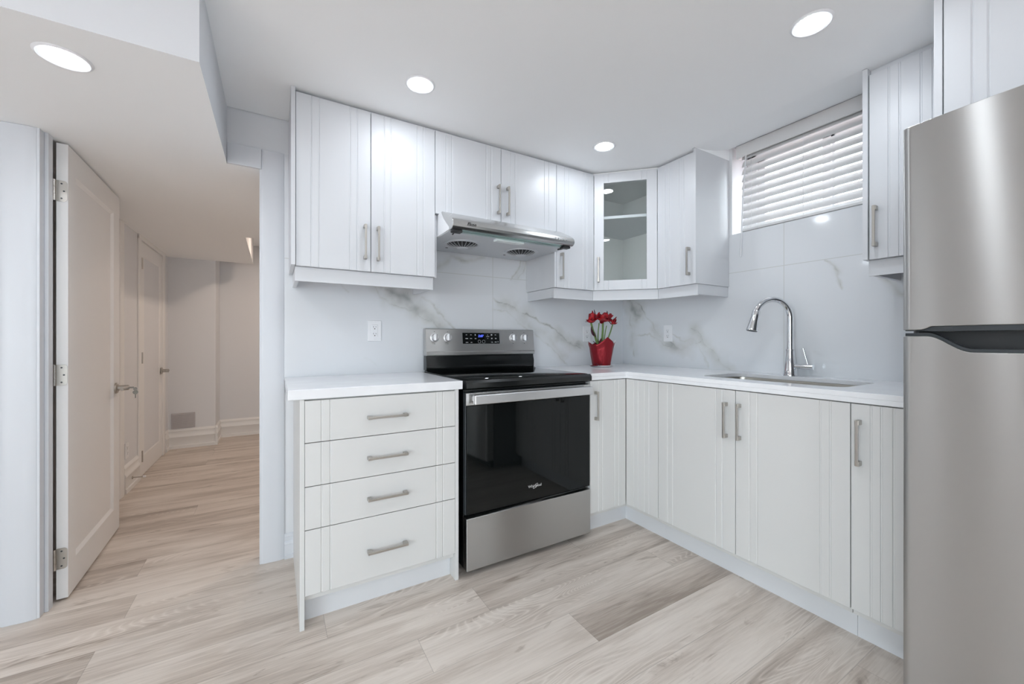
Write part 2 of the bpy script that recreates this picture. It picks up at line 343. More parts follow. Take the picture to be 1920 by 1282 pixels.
# casings, baseboards
FH = Matrix(((0, 1, 0, -3.35), (1, 0, 0, 0), (0, 0, 1, 0), (0, 0, 0, 1)))       # (u=y, depth, z) on the hall wall
def casing(name, frame, u0, u1, d, z0, z1, th=0.016, head=None):
    q = MB(frame); wd = u1 - u0
    if head is None:
        prof = [(u0, d), (u1, d), (u1, d + th * .55), (u1 - wd * .1, d + th * .8), (u1 - wd * .32, d + th), (u0 + wd * .32, d + th * .78), (u0 + wd * .1, d + th * .8), (u0, d + th * .5)]
        q.prism(prof, 'z', z0, z1)
    else:
        q.box(u0, u1, d, d + th, z0, z1)
    return struct(q.build(name, M['trimhallbright' if frame is FH else 'trim'], None, 0.0015))
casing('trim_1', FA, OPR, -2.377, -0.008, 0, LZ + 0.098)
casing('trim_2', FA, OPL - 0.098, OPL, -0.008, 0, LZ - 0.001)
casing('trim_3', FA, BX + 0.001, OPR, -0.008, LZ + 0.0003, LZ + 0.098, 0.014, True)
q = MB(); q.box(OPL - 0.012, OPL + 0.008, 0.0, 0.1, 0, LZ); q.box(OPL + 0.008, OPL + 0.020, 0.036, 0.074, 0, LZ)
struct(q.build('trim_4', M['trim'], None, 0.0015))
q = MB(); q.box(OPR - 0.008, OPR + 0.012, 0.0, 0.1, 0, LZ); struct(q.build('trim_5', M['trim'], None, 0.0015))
HB = 0.2
bbp = [(0, 0), (0.019, 0), (0.019, 0.03), (0.013, 0.034), (0.013, HB * .56), (0.016, HB * .58), (0.014, HB * .66), (0.008, HB * .70), (0.008, HB * .86), (0.010, HB * .88), (0.006, HB * .96), (0, HB)]
def baseboard(name, p0, p1, nrm, h=1.0):
    q = MB(); d = Vector(p1) - Vector(p0); L = d.length; d.normalize()
    q.F = Matrix(((d.x, nrm[0], 0, p0[0]), (d.y, nrm[1], 0, p0[1]), (0, 0, 1, 0), (0, 0, 0, 1)))
    q.prism([(a, z * h) for a, z in bbp], 'x', 0, L); return struct(q.build(name, M['trimhallbright' if 'hall' in name else 'trim']))
baseboard('baseboard_back', (-2.377, 0.008), (-2.30, 0.008), (0, -1), 0.62)
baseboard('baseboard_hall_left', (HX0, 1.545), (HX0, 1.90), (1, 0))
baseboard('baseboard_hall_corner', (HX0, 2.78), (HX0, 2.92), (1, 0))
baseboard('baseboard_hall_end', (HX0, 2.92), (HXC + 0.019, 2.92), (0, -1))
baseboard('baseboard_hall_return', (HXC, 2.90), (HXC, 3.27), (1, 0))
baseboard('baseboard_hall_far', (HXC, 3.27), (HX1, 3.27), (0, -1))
D2A, D2B, D2Z = 1.955, 2.667, 1.90
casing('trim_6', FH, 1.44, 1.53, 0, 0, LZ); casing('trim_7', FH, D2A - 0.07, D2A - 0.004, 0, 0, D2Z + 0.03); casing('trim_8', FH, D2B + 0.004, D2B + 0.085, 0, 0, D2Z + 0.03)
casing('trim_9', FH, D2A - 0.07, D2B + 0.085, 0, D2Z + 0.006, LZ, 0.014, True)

# ------------------------------------------------------------------ interior doors
def panel_door(q, L, z0, z1, T, pa, pb, pz0, pz1, rec=0.010, mld=0.016):
    """slab in local (x=thickness, y=width, z); recessed panel on both faces"""
    for x, sgn in ((T, 1), (0, -1)):
        ys = [0, pa, pb, L]; zs = [z0, pz0, pz1, z1]
        for i in range(3):
            for j in range(3):
                if i == 1 and j == 1: continue
                q._new([(x, ys[i], zs[j]), (x, ys[i + 1], zs[j]), (x, ys[i + 1], zs[j + 1]), (x, ys[i], zs[j + 1])], [(0, 1, 2, 3)])
        xi = x - sgn * rec
        A = [(x, pa, pz0), (x, pb, pz0), (x, pb, pz1), (x, pa, pz1)]
        B = [(xi, pa + mld, pz0 + mld), (xi, pb - mld, pz0 + mld), (xi, pb - mld, pz1 - mld), (xi, pa + mld, pz1 - mld)]
        q._new(A + B, [(0, 1, 5, 4), (1, 2, 6, 5), (2, 3, 7, 6), (3, 0, 4, 7), (4, 5, 6, 7)])
    q._new([(0, 0, z0), (T, 0, z0), (T, 0, z1), (0, 0, z1)], [(0, 1, 2, 3)]); q._new([(0, L, z0), (T, L, z0), (T, L, z1), (0, L, z1)], [(0, 1, 2, 3)])
    q._new([(0, 0, z0), (T, 0, z0), (T, L, z0), (0, L, z0)], [(0, 1, 2, 3)]); q._new([(0, 0, z1), (T, 0, z1), (T, L, z1), (0, L, z1)], [(0, 1, 2, 3)])
    bmesh.ops.remove_doubles(q.bm, verts=q.bm.verts[:], dist=1e-5)
def lever(q, x, y, z, dy):
    q.lathe([(0.0, 0), (0.031, 0.0), (0.031, 0.007), (0.026, 0.011), (0.012, 0.012)], (x, y, z), (1, 0, 0), 28)
    q.tube([(x + 0.008, y, z), (x + 0.056, y, z)], 0.0150, 18)
    q.tube([(x + 0.050, y - 0.012 * dy, z), (x + 0.052, y + 0.02 * dy, z), (x + 0.052, y + 0.075 * dy, z + 0.001), (x + 0.049, y + 0.112 * dy, z)], [0.0095, 0.0098, 0.0088, 0.0075], 14)
T = 0.0345
FHX = Matrix.Translation((-3.2085, 0.104, 0)) @ Matrix.Rotation(R(2.17), 4, 'Z')
d1 = thing('door_1', 'white single panel door standing open into the hall', 'door', (0, 0, 0), kind='structure')
q = MB(FHX); panel_door(q, 0.765, 0.010, 1.933, T, 0.085, 0.655, 0.147, 1.822); leaf = q.build('door_leaf', M['door'], d1, ang=14)
for z in (1.732, 0.955, 0.180):
    q = MB(FHX)
    pts = [(0.001, z - 0.044)] + [(0.033 - 0.012 + 0.012 * math.cos(a), z - 0.032 + 0.012 * math.sin(a)) for a in [R(-90 + 15 * i) for i in range(7)]] + [(0.033 - 0.012 + 0.012 * math.cos(a), z + 0.032 + 0.012 * math.sin(a)) for a in [R(15 * i) for i in range(7)]] + [(0.001, z + 0.044)]
    q.prism(pts, 'y', -0.0022, 0.0)
    for i in range(3): q.tube([(-0.005, -0.006, z - 0.044 + 0.0295 * i), (-0.005, -0.006, z - 0.044 + 0.0295 * i + 0.0285)], 0.0068, 14)
    q.box(-0.0125, -0.0105, -0.034, -0.004, z - 0.044, z + 0.044)
    h = q.build('hinge', M['nickel'], d1)
    for yy, zz_ in ((0.016, 0.031), (0.023, 0), (0.016, -0.031)): q = MB(FHX); q.tube([(yy, -0.0022, z + zz_), (yy, -0.0032, z + zz_)], 0.0033, 12); q.build('screw', M['darkgrey'], h)
q = MB(FHX); lever(q, T, 0.690, 0.829, -1); lv = q.build('lever_handle', M['nickel'], d1)
q = MB(FHX); q.box(T + 0.055, T + 0.078, 0.689, 0.691, 0.824, 0.833); q.lathe([(0.0095, -0.001), (0.0095, 0.001)], (T + 0.083, 0.690, 0.820), (0, 1, 0), 16, True)
q.lathe([(0.0, -.001), (0.012, -0.001), (0.012, 0.001), (0, .001)], (T + 0.084, 0.690, 0.800), (0, 1, 0), 18); q.box(T + 0.0815, T + 0.0865, 0.689, 0.691, 0.766, 0.790)
q.build('key', M['keymetal'], lv)
d2 = thing('door_2', 'closed white panel door in the hall side wall', 'door', (0, 0, 0), kind='structure')
q = MB(Matrix.Translation((HX0 - 0.03, D2A, 0))); panel_door(q, D2B - D2A, 0.008, D2Z, T, 0.10, D2B - D2A - 0.10, 0.16, D2Z - 0.11); q.build('door_leaf', M['door'], d2, ang=14)
for z in (1.72, 0.96, 0.17):
    q = MB(); q.tube([(HX0 + 0.013, D2A, z - 0.045), (HX0 + 0.013, D2A, z + 0.045)], 0.007, 12); q.build('hinge', M['nickel'], d2)
q = MB(); lever(q, HX0 + 0.009, D2B - 0.065, 0.815, -1); q.build('lever_handle', M['nickel'], d2)

# ------------------------------------------------------------------ marble backsplash (pattern grid)
veinA = [([(-2.115, 1.417), (-2.11, 1.389), (-2.083, 1.361)], 0.011, 0.35),
 ([(-1.938, 1.40), (-1.909, 1.336), (-1.811, 1.295), (-1.717, 1.283), (-1.669, 1.247), (-1.586, 1.224), (-1.542, 1.176)], 0.018, 0.50),
 ([(-1.92, 1.43), (-1.84, 1.37), (-1.76, 1.36), (-1.70, 1.29)], 0.128, 0.62), ([(-1.764, 1.39), (-1.739, 1.345), (-1.701, 1.284)], 0.016, 0.60),
 ([(-1.669, 1.365), (-1.596, 1.32), (-1.562, 1.273), (-1.507, 1.226), (-1.444, 1.178)], 0.014, 0.50), ([(-1.68, 1.28), (-1.62, 1.25), (-1.54, 1.2)], 0.105, 0.41),
 ([(-1.841, 1.386), (-1.795, 1.342), (-1.726, 1.299)], 0.034, 0.30),
 ([(-1.184, 1.382), (-1.041, 1.328), (-.935, 1.278), (-.846, 1.243), (-.731, 1.2), (-.626, 1.132), (-.537, 1.093), (-.445, 1.033)], 0.015, 0.62),
 ([(-1.18, 1.322), (-1.062, 1.266), (-.999, 1.228), (-.868, 1.15), (-.778, 1.075), (-.66, .997), (-.562, .917)], 0.013, 0.42),
 ([(-1.10, 1.343), (-1.0, 1.31), (-.95, 1.26)], 0.120, 0.39), ([(-.65, 1.132), (-.60, 1.10), (-.45, 1.07)], 0.120, 0.44), ([(-.636, 1.132), (-.56, 1.105), (-.45, 1.095), (-.41, 1.03)], 0.013, 0.45),
 ([(-.9, 1.2), (-.75, 1.12), (-.62, 1.0)], 0.090, 0.29),
 ([(-1.6, 1.55), (-1.518, 1.58), (-1.465, 1.625), (-1.356, 1.613), (-1.262, 1.64)], 0.034, 0.42), ([(-.991, 1.66), (-1.008, 1.583), (-1.05, 1.526)], 0.016, 0.62), ([(-.93, 1.66), (-.978, 1.55), (-1.0, 1.53)], 0.014, 0.50), ([(-.96, 1.65), (-1.01, 1.54)], 0.068, 0.25),
 ([(-2.0, 1.0), (-1.94, .96)], 0.011, 0.12), ([(-1.6, 1.0), (-1.45, .95)], 0.014, 0.10)]
veinB = [([(-.024, 1.435), (-.086, 1.325), (-.069, 1.22), (-.107, 1.093), (-.118, .989)], 0.023, 0.50), ([(-.05, 1.43), (-.11, 1.35), (-.16, 1.30)], 0.135, 0.62),
 ([(-.058, 1.432), (-.177, 1.36), (-.218, 1.288), (-.303, 1.232), (-.337, 1.164), (-.397, 1.113), (-.474, 1.075), (-.551, 1.05), (-.633, 1.076), (-.68, 1.094)], 0.015, 0.62),
 ([(-.124, 1.143), (-.253, 1.133), (-.337, 1.113), (-.397, 1.063), (-.487, 1.049)], 0.016, 0.55), ([(-.33, 1.15), (-.42, 1.08), (-.52, 1.05), (-.62, 1.07)], 0.105, 0.48), ([(-.124, 1.364), (-.203, 1.297), (-.177, 1.257)], 0.018, 0.40),
 ([(-.617, 1.175), (-.664, 1.158), (-.71, 1.094), (-.784, 1.026), (-.82, .977), (-.895, .931)], 0.015, 0.50), ([(-.64, 1.17), (-.70, 1.09), (-.80, 1.0), (-.88, .93)], 0.105, 0.37),
 ([(-.474, 1.15), (-.551, 1.112), (-.633, 1.094)], 0.014, 0.40), ([(-.656, 1.076), (-.71, .989), (-.74, .921)], 0.016, 0.30), ([(-.10, 1.2), (-.11, 1.05)], 0.090, 0.46),
 ([(-1.40, 1.52), (-1.416, 1.506), (-1.436, 1.455), (-1.449, 1.413), (-1.471, 1.358)], 0.015, 0.50), ([(-1.42, 1.5), (-1.45, 1.42)], 0.034, 0.16), ([(-1.60, 1.40), (-1.629, 1.352), (-1.672, 1.31), (-1.75, 1.28)], 0.034, 0.50), ([(-1.68, 1.22), (-1.75, 1.19)], 0.023, 0.20), ([(-1.34, 1.05), (-1.42, .98)], 0.017, 0.08)]
def vnoise(U, V, sc_, seed):
    r = np.random.default_rng(seed); G = r.random((64, 64)); x = U * sc_ + 31.7; y = V * sc_ + 17.3
    xi = np.floor(x).astype(int); yi = np.floor(y).astype(int); fx = x - xi; fy = y - yi; fx = fx * fx * (3 - 2 * fx); fy = fy * fy * (3 - 2 * fy)
    g = lambda a, b_: G[a % 64, b_ % 64]
    return (g(xi, yi) * (1 - fx) + g(xi + 1, yi) * fx) * (1 - fy) + (g(xi, yi + 1) * (1 - fx) + g(xi + 1, yi + 1) * fx) * fy - 0.5
def fbm(U, V, sc_, seed): return vnoise(U, V, sc_, seed) + .5 * vnoise(U, V, sc_ * 2.1, seed + 1) + .25 * vnoise(U, V, sc_ * 4.3, seed + 2)
def tile_wall(name, us, vs, to3, veins, seams, cut=None):
    U, V = np.meshgrid(us, vs)
    Uw = U + .035 * fbm(U, V, 9, 3) + .008 * fbm(U, V, 40, 5); Vw = V + .035 * fbm(U, V, 9, 11) + .008 * fbm(U, V, 40, 8)
    I = np.zeros_like(U); tex = np.clip(.75 + .9 * fbm(U, V, 14, 21), .15, 1.3)
    for pts, wd, st in veins:
        d = np.full_like(U, 9.0)
        for (a0, b0), (a1, b1) in zip(pts[:-1], pts[1:]):
            du, dv = a1 - a0, b1 - b0; tt = np.clip(((Uw - a0) * du + (Vw - b0) * dv) / (du * du + dv * dv), 0, 1)
            d = np.minimum(d, np.hypot(Uw - a0 - tt * du, Vw - b0 - tt * dv))
        I = np.maximum(I, min(1, st * 1.5) * np.clip(1 - d / (wd * (0.8 + .5 * fbm(U, V, 12, 33))), 0, 1) ** 1.3 * tex)
    I += .05 * np.clip(fbm(U, V, 3, 41) + .1, 0, 1)
    for ax, c in seams:
        d = np.abs((U if ax == 'u' else V) - c); I = np.where(d < .0013, np.maximum(I, .50), I)
    nu, nv = len(us), len(vs)
    me = bpy.data.meshes.new(name); co = to3(U.ravel(), V.ravel())
    idx = np.arange(nu * nv).reshape(nv, nu); f = np.stack([idx[:-1, :-1], idx[:-1, 1:], idx[1:, 1:], idx[1:, :-1]], -1).reshape(-1, 4)
    if cut is not None:
        cen = co[f].mean(1); f = f[~cut(cen)]
    me.vertices.add(nu * nv); me.vertices.foreach_set('co', co.ravel()); me.loops.add(f.size); me.loops.foreach_set('vertex_index', f.ravel())
    me.polygons.add(len(f)); me.polygons.foreach_set('loop_start', np.arange(0, f.size, 4)); me.update(calc_edges=True)
    at_ = me.attributes.new('vein', 'FLOAT', 'POINT'); at_.data.foreach_set('value', np.clip(I, 0, 1).ravel())
    me.materials.append(M['tile']); o = bpy.data.objects.new(name, me); COL.objects.link(o)
    return struct(o)
def lin(a, b_, st, extra): return np.unique(np.round(np.concatenate([np.arange(a, b_, st), [b_]] + [[c - .0028, c - .0012, c, c + .0012, c + .0028] for c in extra if a < c < b_] + [[a]]), 5))
tile_wall('wall_back_tiles', lin(-2.377, 0, .0055, [-1.188]), lin(.90, 2.04, .0055, [1.5165]), lambda u, v_: np.stack([u, 0 * u, v_], -1), veinA, [('u', -1.188), ('v', 1.5165)])
tile_wall('wall_right_tiles', lin(-1.95, 0, .0055, [-1.188]), lin(.90, WZ0, .0055, [1.515]), lambda u, v_: np.stack([0 * u, u, v_], -1), veinB, [('u', -1.188), ('v', 1.515)])
q = MB(); q.box(0.0, 0.008, -0.897, 0.0, WZ0, CZ + 0.08); struct(q.build('wall_right_tile_strip', M['wall']))

# ------------------------------------------------------------------ cabinets
GW, GD = 0.0075, 0.0026
def slab(frame, u0, u1, z0, z1, d0, th, grooves, q=None):
    q = q or MB(frame); D = d0 + th; pts = [(u0, d0), (u1, d0), (u1, D)]
    for g in sorted(grooves, reverse=True):
        if u0 + 0.004 < g < u1 - 0.004: pts += [(g + GW / 2, D), (g + GW * .2, D - GD), (g - GW * .2, D - GD), (g - GW / 2, D)]
    pts.append((u0, D)); return q.prism(pts, 'z', z0, z1)
def gr(u0, u1, a=0.062, b_=0.094): return [u0 + a, u0 + b_, u1 - a, u1 - b_]
def handle_mesh():
    q = MB(); L = 0.163
    for s_ in (-1, 1):
        zc = s_ * (L / 2 - 0.0085); q.box(-0.0065, 0.0065, -0.026, 0.0, zc - 0.0085, zc + 0.0085)
    q.box(-0.0045, 0.0045, -0.0305, -0.0225, -L / 2, L / 2)
    return q.build('handle', M['nickel'], None, 0.0012)
HSRC = handle_mesh(); HUSED = [False]
def handle(parent, world, rot):
    if not HUSED[0]:
        HUSED[0] = True; HSRC.parent = parent; HSRC.location = Vector(world) - Vector(OFF[parent.name]); HSRC.rotation_euler = rot; return HSRC
    return put(HSRC, parent, world, rot, 'handle')
RA, RB, RD, RH = (0, 0, 0), (0, 0, R(-90)), (0, 0, R(-45)), (0, R(90), 0)
g_ = 0.0015
ZT, ZUB, ZUT, ZH = 0.872, 1.4314, 2.196, 1.7644
DL = 0.612; DU = 0.3254; TH = 0.019; DK = 0.55
# --- drawer unit beside the range
c = thing('drawer_cabinet', 'pale grey base cabinet with four drawers between doorway and range', 'cabinet', (-2.02, -0.30, 0))
q = MB(FA); q.box(-2.3195, -1.7075, 0.012, DL - TH - 0.002, 0.10, 0.874); q.build('carcass', M['cablow'], c)
q = MB(FA); q.box(-2.3371, -2.3205, 0.002, DL + 0.001, 0.0, 0.8755); q.build('side_panel', M['cablow'], c, 0.001)
q = MB(FA); q.box(-1.7065, -1.690, 0.002, DL, 0.0, 0.8755); q.build('side_panel', M['cablow'], c, 0.001)
q = MB(FA); q.box(-2.3195, -1.7075, DK - 0.016, DK, 0.0, 0.10); q.build('toe_kick', M['kick'], c)
zs = [0.1248, 0.3766, 0.5417, 0.7088, ZT]
for i in range(4):
    dr = slab(FA, -2.3195, -1.7075, zs[i] + g_, zs[i + 1] - g_, DL - TH, TH, gr(-2.3195, -1.7075, 0.058, 0.089)).build('drawer', M['cablow'], c, 0.0012, blim=70)
    handle(dr, (-2.0115, -DL, (0.238, 0.4535, 0.6205, 0.786)[i]), RH)
# --- corner base unit, two leaves meeting in the inner corner
def leaf(c, frame, u0, u1, z0, z1, d, m='cablow', grooves=None, name='door'):
    return slab(frame, u0 + g_, u1 - g_, z0, z1, d - TH, TH, grooves if grooves is not None else gr(u0, u1)).build(name, M[m], c, 0.0012, blim=70)
c = thing('corner_base_cabinet', 'pale grey base cabinet turning the inner corner beside the range', 'cabinet', (-0.4, -0.4, 0))
q = MB(); q.prism([(-0.893, -0.012), (-0.893, -DL + TH + 0.002), (-DL + TH + 0.002, -DL + TH + 0.002), (-DL + TH + 0.002, -0.845), (-0.012, -0.845), (-0.012, -0.012)], 'z', 0.10, 0.874); q.build('carcass', M['cablow'], c)
q = MB(); q.prism([(-0.893, -DK), (-DK, -DK), (-DK, -0.845), (-DK + .016, -0.845), (-DK + .016, -DK + .016), (-0.893, -DK + .016)], 'z', 0, 0.10); q.build('toe_kick', M['kick'], c)
dd = leaf(c, FA, -0.895, -DL - 0.0005, 0.1248, ZT, DL); handle(dd, (-0.856, -DL, 0.732), RA)
leaf(c, FB, DL + 0.0005, 0.846, 0.1248, ZT, DL)
# --- sink base
c = thing('sink_base_cabinet', 'pale grey two door base cabinet under the sink', 'cabinet', (-0.3, -1.27, 0))
q = MB(FB)
for a_, b_ in ((0.8475, 0.864), (1.678, 1.6945)): q.box(a_, b_, 0.012, DL - TH - 0.002, 0.10, 0.874)
q.box(0.864, 1.678, 0.012, DL - TH - 0.002, 0.10, 0.118); q.box(0.864, 1.678, DL - TH - 0.02, DL - TH - 0.002, 0.118, 0.874); q.build('carcass', M['cablow'], c)
q = MB(FB); q.box(0.8455, 1.6955, DK - 0.016, DK, 0, 0.10); q.build('toe_kick', M['kick'], c)
dd = leaf(c, FB, 0.846, 1.2724, 0.1248, ZT, DL); handle(dd, (-DL, -1.231, 0.733), RB)
dd = leaf(c, FB, 1.2724, 1.696, 0.1248, ZT, DL); handle(dd, (-DL, -1.293, 0.734), RB)
# --- narrow base
NE = 1.905
c = thing('narrow_base_cabinet', 'narrow pale grey base cabinet between sink cabinet and refrigerator', 'cabinet', (-0.3, -1.80, 0))
q = MB(FB); q.box(1.6975, NE, 0.012, DL - TH - 0.002, 0.10, 0.874); q.build('carcass', M['cablow'], c)
q = MB(FB); q.box(1.6965, NE, DK - 0.016, DK, 0, 0.10); q.build('toe_kick', M['kick'], c)
dd = leaf(c, FB, 1.696, NE, 0.1248, ZT, DL, grooves=[1.754, 1.782, 1.814, 1.842]); handle(dd, (-DL, -1.722, 0.735), RB)
# --- worktops
q = MB(FA); q.box(-2.376, -1.672, 0.0015, 0.619, 0.8765, 0.915); tag(q.build('countertop', M['quartz'], None, 0.0025), 'short white quartz countertop on the drawer cabinet', 'countertop')
SKX0, SKX1, SKY0, SKY1, SKR = -0.485, -0.130, -1.63, -1.005, 0.06
def rrect(x0, x1, y0, y1, r, n=7):
    P = []
    for (cx_, cy_, a0) in ((x1 - r, y1 - r, 0), (x0 + r, y1 - r, 90), (x0 + r, y0 + r, 180), (x1 - r, y0 + r, 270)):
        for i in range(n): a = R(a0 + 90 * i / (n - 1)); P.append((cx_ + r * math.cos(a), cy_ + r * math.sin(a)))
    return P
bm = bmesh.new(); outer = [(-0.889, -0.0015), (-0.889, -0.619), (-0.619, -0.619), (-0.619, -NE), (-0.0015, -NE), (-0.0015, -0.0015)]; inner = rrect(SKX0, SKX1, SKY0, SKY1, SKR)
eds = []
for loop in (outer, inner):
    vs = [bm.verts.new((x_, y_, 0.915)) for x_, y_ in loop]
    eds += [bm.edges.new((vs[i], vs[(i + 1) % len(vs)])) for i in range(len(vs))]
bmesh.ops.triangle_fill(bm, use_beauty=True, use_dissolve=False, edges=eds)
ex = bmesh.ops.extrude_face_region(bm, geom=bm.faces[:]); bmesh.ops.translate(bm, verts=[v_ for v_ in ex['geom'] if isinstance(v_, bmesh.types.BMVert)], vec=(0, 0, -0.020))
q = MB(); q.bm = bm
q.box(-0.889, -0.600, -0.619, -0.599, 0.8765, 0.895); q.box(-0.619, -0.599, -NE, -0.619, 0.8765, 0.895)
tag(q.build('countertop', M['quartz'], None, 0.0015, blim=70), 'long white quartz countertop turning the corner and holding the sink', 'countertop')
# --- sink
c = thing('sink', 'stainless undermount sink set into the white countertop', 'sink', (-0.31, -1.32, 0.70))
q = MB(); rings = []
for ins, z, rr in ((-0.012, 0.8945, SKR), (0.004, 0.8945, SKR), (0.005, 0.885, SKR), (0.010, 0.76, SKR * .9), (0.018, 0.725, SKR * .8), (0.05, 0.705, SKR * .6), (0.12, 0.702, SKR * .3)):
    rings.append([(x_, y_, z) for x_, y_ in rrect(SKX0 + ins, SKX1 - ins, SKY0 + ins, SKY1 - ins, max(rr, .01))])
rings = [r_ + [r_[0]] for r_ in rings]; q.grid(rings); q._new([p for p in rings[-1][:-1]], [tuple(range(28))])
bmesh.ops.remove_doubles(q.bm, verts=q.bm.verts[:], dist=1e-5)
q.build('basin', M['steelsink'], c, ang=50)
q = MB(); q.lathe([(0.0, 0.7035), (0.03, 0.7035), (0.036, 0.706), (0.045, 0.705), (0.046, 0.7025)], (-0.31, -1.32, 0), n=28); q.build('drain', M['chrome'], c)
# --- faucet
FX, FY, FZ = -0.062, -1.248, 0.9155
c = thing('faucet', 'chrome pull-down gooseneck faucet standing behind the sink', 'faucet', (FX, FY, FZ))
q = MB(); q.lathe([(0.0, 0), (0.033, 0), (0.033, 0.006), (0.0305, 0.010), (0.0290, 0.03), (0.0225, 0.085), (0.0185, 0.118), (0.0185, 0.130), (0.0205, 0.131), (0.0205, 0.139), (0.0, 0.140)], (FX, FY, FZ)); q.build('body', M['chrome'], c)
sd = Vector((-0.90, 0.44, 0)).normalized(); Rr = 0.098; zc = FZ + 0.305
path = [(FX, FY, FZ + 0.13), (FX, FY, FZ + 0.2), (FX, FY, zc - 0.02)] + [tuple(Vector((FX, FY, zc)) + sd * (Rr - Rr * math.cos(R(a))) + Vector((0, 0, Rr * math.sin(R(a))))) for a in range(0, 166, 8)]
q = MB(); q.tube(path, 0.0148, 18); q.build('spout', M['chrome'], c)
pe = Vector(path[-1]); dv = (Vector(path[-1]) - Vector(path[-2])).normalized()
dv = (dv * 0.75 + Vector((0, 0, -1)) * 0.45 - sd * 0.02).normalized()
q = MB(); q.lathe([(0.0, -0.004), (0.0175, -0.004), (0.0195, 0.0), (0.0195, 0.03), (0.0215, 0.06), (0.0275, 0.098), (0.0280, 0.104), (0.025, 0.106)], pe, dv, 24); sh = q.build('spray_head', M['chrome'], c)
q = MB(); q.lathe([(0.0, 0.1045), (0.0255, 0.1045), (0.0255, 0.1065), (0.0, 0.1065)], pe, dv, 24); q.build('nozzle', M['darkgrey'], sh)
q = MB(); hd = Vector((0.04, -1, 0)).normalized(); hp = Vector((FX, FY, FZ + 0.050))
q.tube([hp, hp + hd * 0.058], 0.0125, 18); q.tube([hp + hd * 0.059, hp + hd * 0.104], 0.0145, 20); q.tube([hp + hd * 0.082, hp + hd * 0.062 + Vector((-0.008, 0, 0.095))], [0.0042, 0.0048], 10)
q.build('lever_handle', M['chrome'], c)

# --- upper cabinets
def rail(c, frame, u0, u1, d, ret0=None, ret1=None, name='light_rail', z1=ZUB - 0.0005, z0=1.366):
    q = MB(frame); pr = lambda a: [(a, z0), (a, z1), (a - 0.018, z1), (a - 0.018, z0 + 0.010), (a - 0.010, z0)]
    q.prism(pr(d), 'x', u0, u1)
    if ret0 is not None: q.box(u0, u0 + 0.018, 0.002, d - 0.018, z0 + 0.004, z1)
    if ret1 is not None: q.box(u1 - 0.018, u1, 0.002, d - 0.018, z0 + 0.004, z1)
    return q.build(name, M['cab'], c, 0.0012)
c = thing('wall_cabinet', 'white two door wall cabinet over the short countertop', 'cabinet', (-2.02, -0.16, ZUB))
q = MB(FA); q.box(-2.3385, -1.7005, 0.002, DU - TH - 0.002, ZUB + 0.001, ZUT + 0.012); q.build('carcass', M['cab'], c)
q = MB(FA); q.box(-2.3575, -2.3405, 0.002, DU + 0.010, ZUB + 0.001, CZ - 0.001); q.build('side_panel', M['cab'], c, 0.001)
q = MB(FA); q.box(-1.6985, -1.6835, 0.002, DU - TH - 0.003, ZUB, ZH - 0.003); q.build('side_panel', M['cab'], c, 0.001)
dd = leaf(c, FA, -2.340, -2.0214, ZUB, ZUT, DU, 'cab'); handle(dd, (-2.049, -DU, 1.568), RA)
dd = leaf(c, FA, -2.0214, -1.6995, ZUB, ZUT, DU, 'cab'); handle(dd, (-1.989, -DU, 1.566), RA)
rail(c, FA, -2.341, -1.703, DU - 0.022, 1, 1)
c = thing('wall_cabinet', 'short white two door wall cabinet above the range hood', 'cabinet', (-1.31, -0.16, ZH))
q = MB(FA); q.box(-1.698, -0.9135, 0.002, DU - TH - 0.002, ZH + 0.001, ZUT + 0.012); q.build('carcass', M['cab'], c)
dd = leaf(c, FA, -1.6995, -1.307, ZH, ZUT, DU, 'cab'); handle(dd, (-1.328, -DU, 1.898), RA)
dd = leaf(c, FA, -1.307, -0.9125, ZH, ZUT, DU, 'cab'); handle(dd, (-1.267, -DU, 1.898), RA)
c = thing('wall_cabinet', 'single door white wall cabinet between range hood and glass corner cabinet', 'cabinet', (-0.76, -0.16, ZUB))
q = MB(FA); q.box(-0.9125, -DX0 - 0.0025, 0.002, DU - TH - 0.002, ZUB + 0.001, ZUT + 0.012); q.build('carcass', M['cab'], c)
q = MB(FA); q.box(-0.9285, -0.9135, 0.002, DU, ZUB, ZH - 0.003); q.build('side_panel', M['cab'], c, 0.001)
dd = leaf(c, FA, -0.9125, -DX0, ZUB, ZUT, DU, 'cab'); handle(dd, (-0.879, -DU, 1.565), RA)
rail(c, FA, -0.916, -0.5958, DU - 0.022, 1, None)
# glass corner cabinet
c = thing('corner_wall_cabinet', 'diagonal white corner wall cabinet with a glass door', 'cabinet', (-0.25, -0.25, ZUB))
q = MB(); foot = [(-0.003, -0.003), (-DX0 + .001, -0.003), (-DX0 + .001, -DX1 + .022), (-DX1 + .022, -DX0 + .001), (-0.003, -DX0 + .001)]
q.prism(foot, 'z', ZUB + .001, ZUB + .017); q.prism(foot, 'z', ZUT - .004, ZUT + .012)
q.box(-DX0 + .001, -0.003, -0.012, -0.003, ZUB + .017, ZUT - .004); q.box(-0.012, -0.003, -DX0 + .001, -0.012, ZUB + .017, ZUT - .004)
q.box(-DX0 + .001, -DX0 + .016, -DX1 + .03, -0.012, ZUB + .017, ZUT - .004); q.box(-DX1 + .03, -0.012, -DX0 + .001, -DX0 + .016, ZUB + .017, ZUT - .004)
q.build('carcass', M['inside'], c)
q = MB(); f2 = [(-0.013, -0.013), (-DX0 + .017, -0.013), (-DX0 + .017, -DX1 + .03), (-DX1 + .03, -DX0 + .017), (-0.013, -DX0 + .017)]
q.prism(f2, 'z', 1.906, 1.924); q.build('shelf', M['cab'], c)
LD = (DX0 - DX1) * math.sqrt(2); q = MB(FD); st = 0.064
for a_, b_, gs in ((g_, st, []), (LD - st, LD - g_, [])): slab(FD, a_, b_, ZUB, ZUT, 0.0 - TH, TH, gs, q)
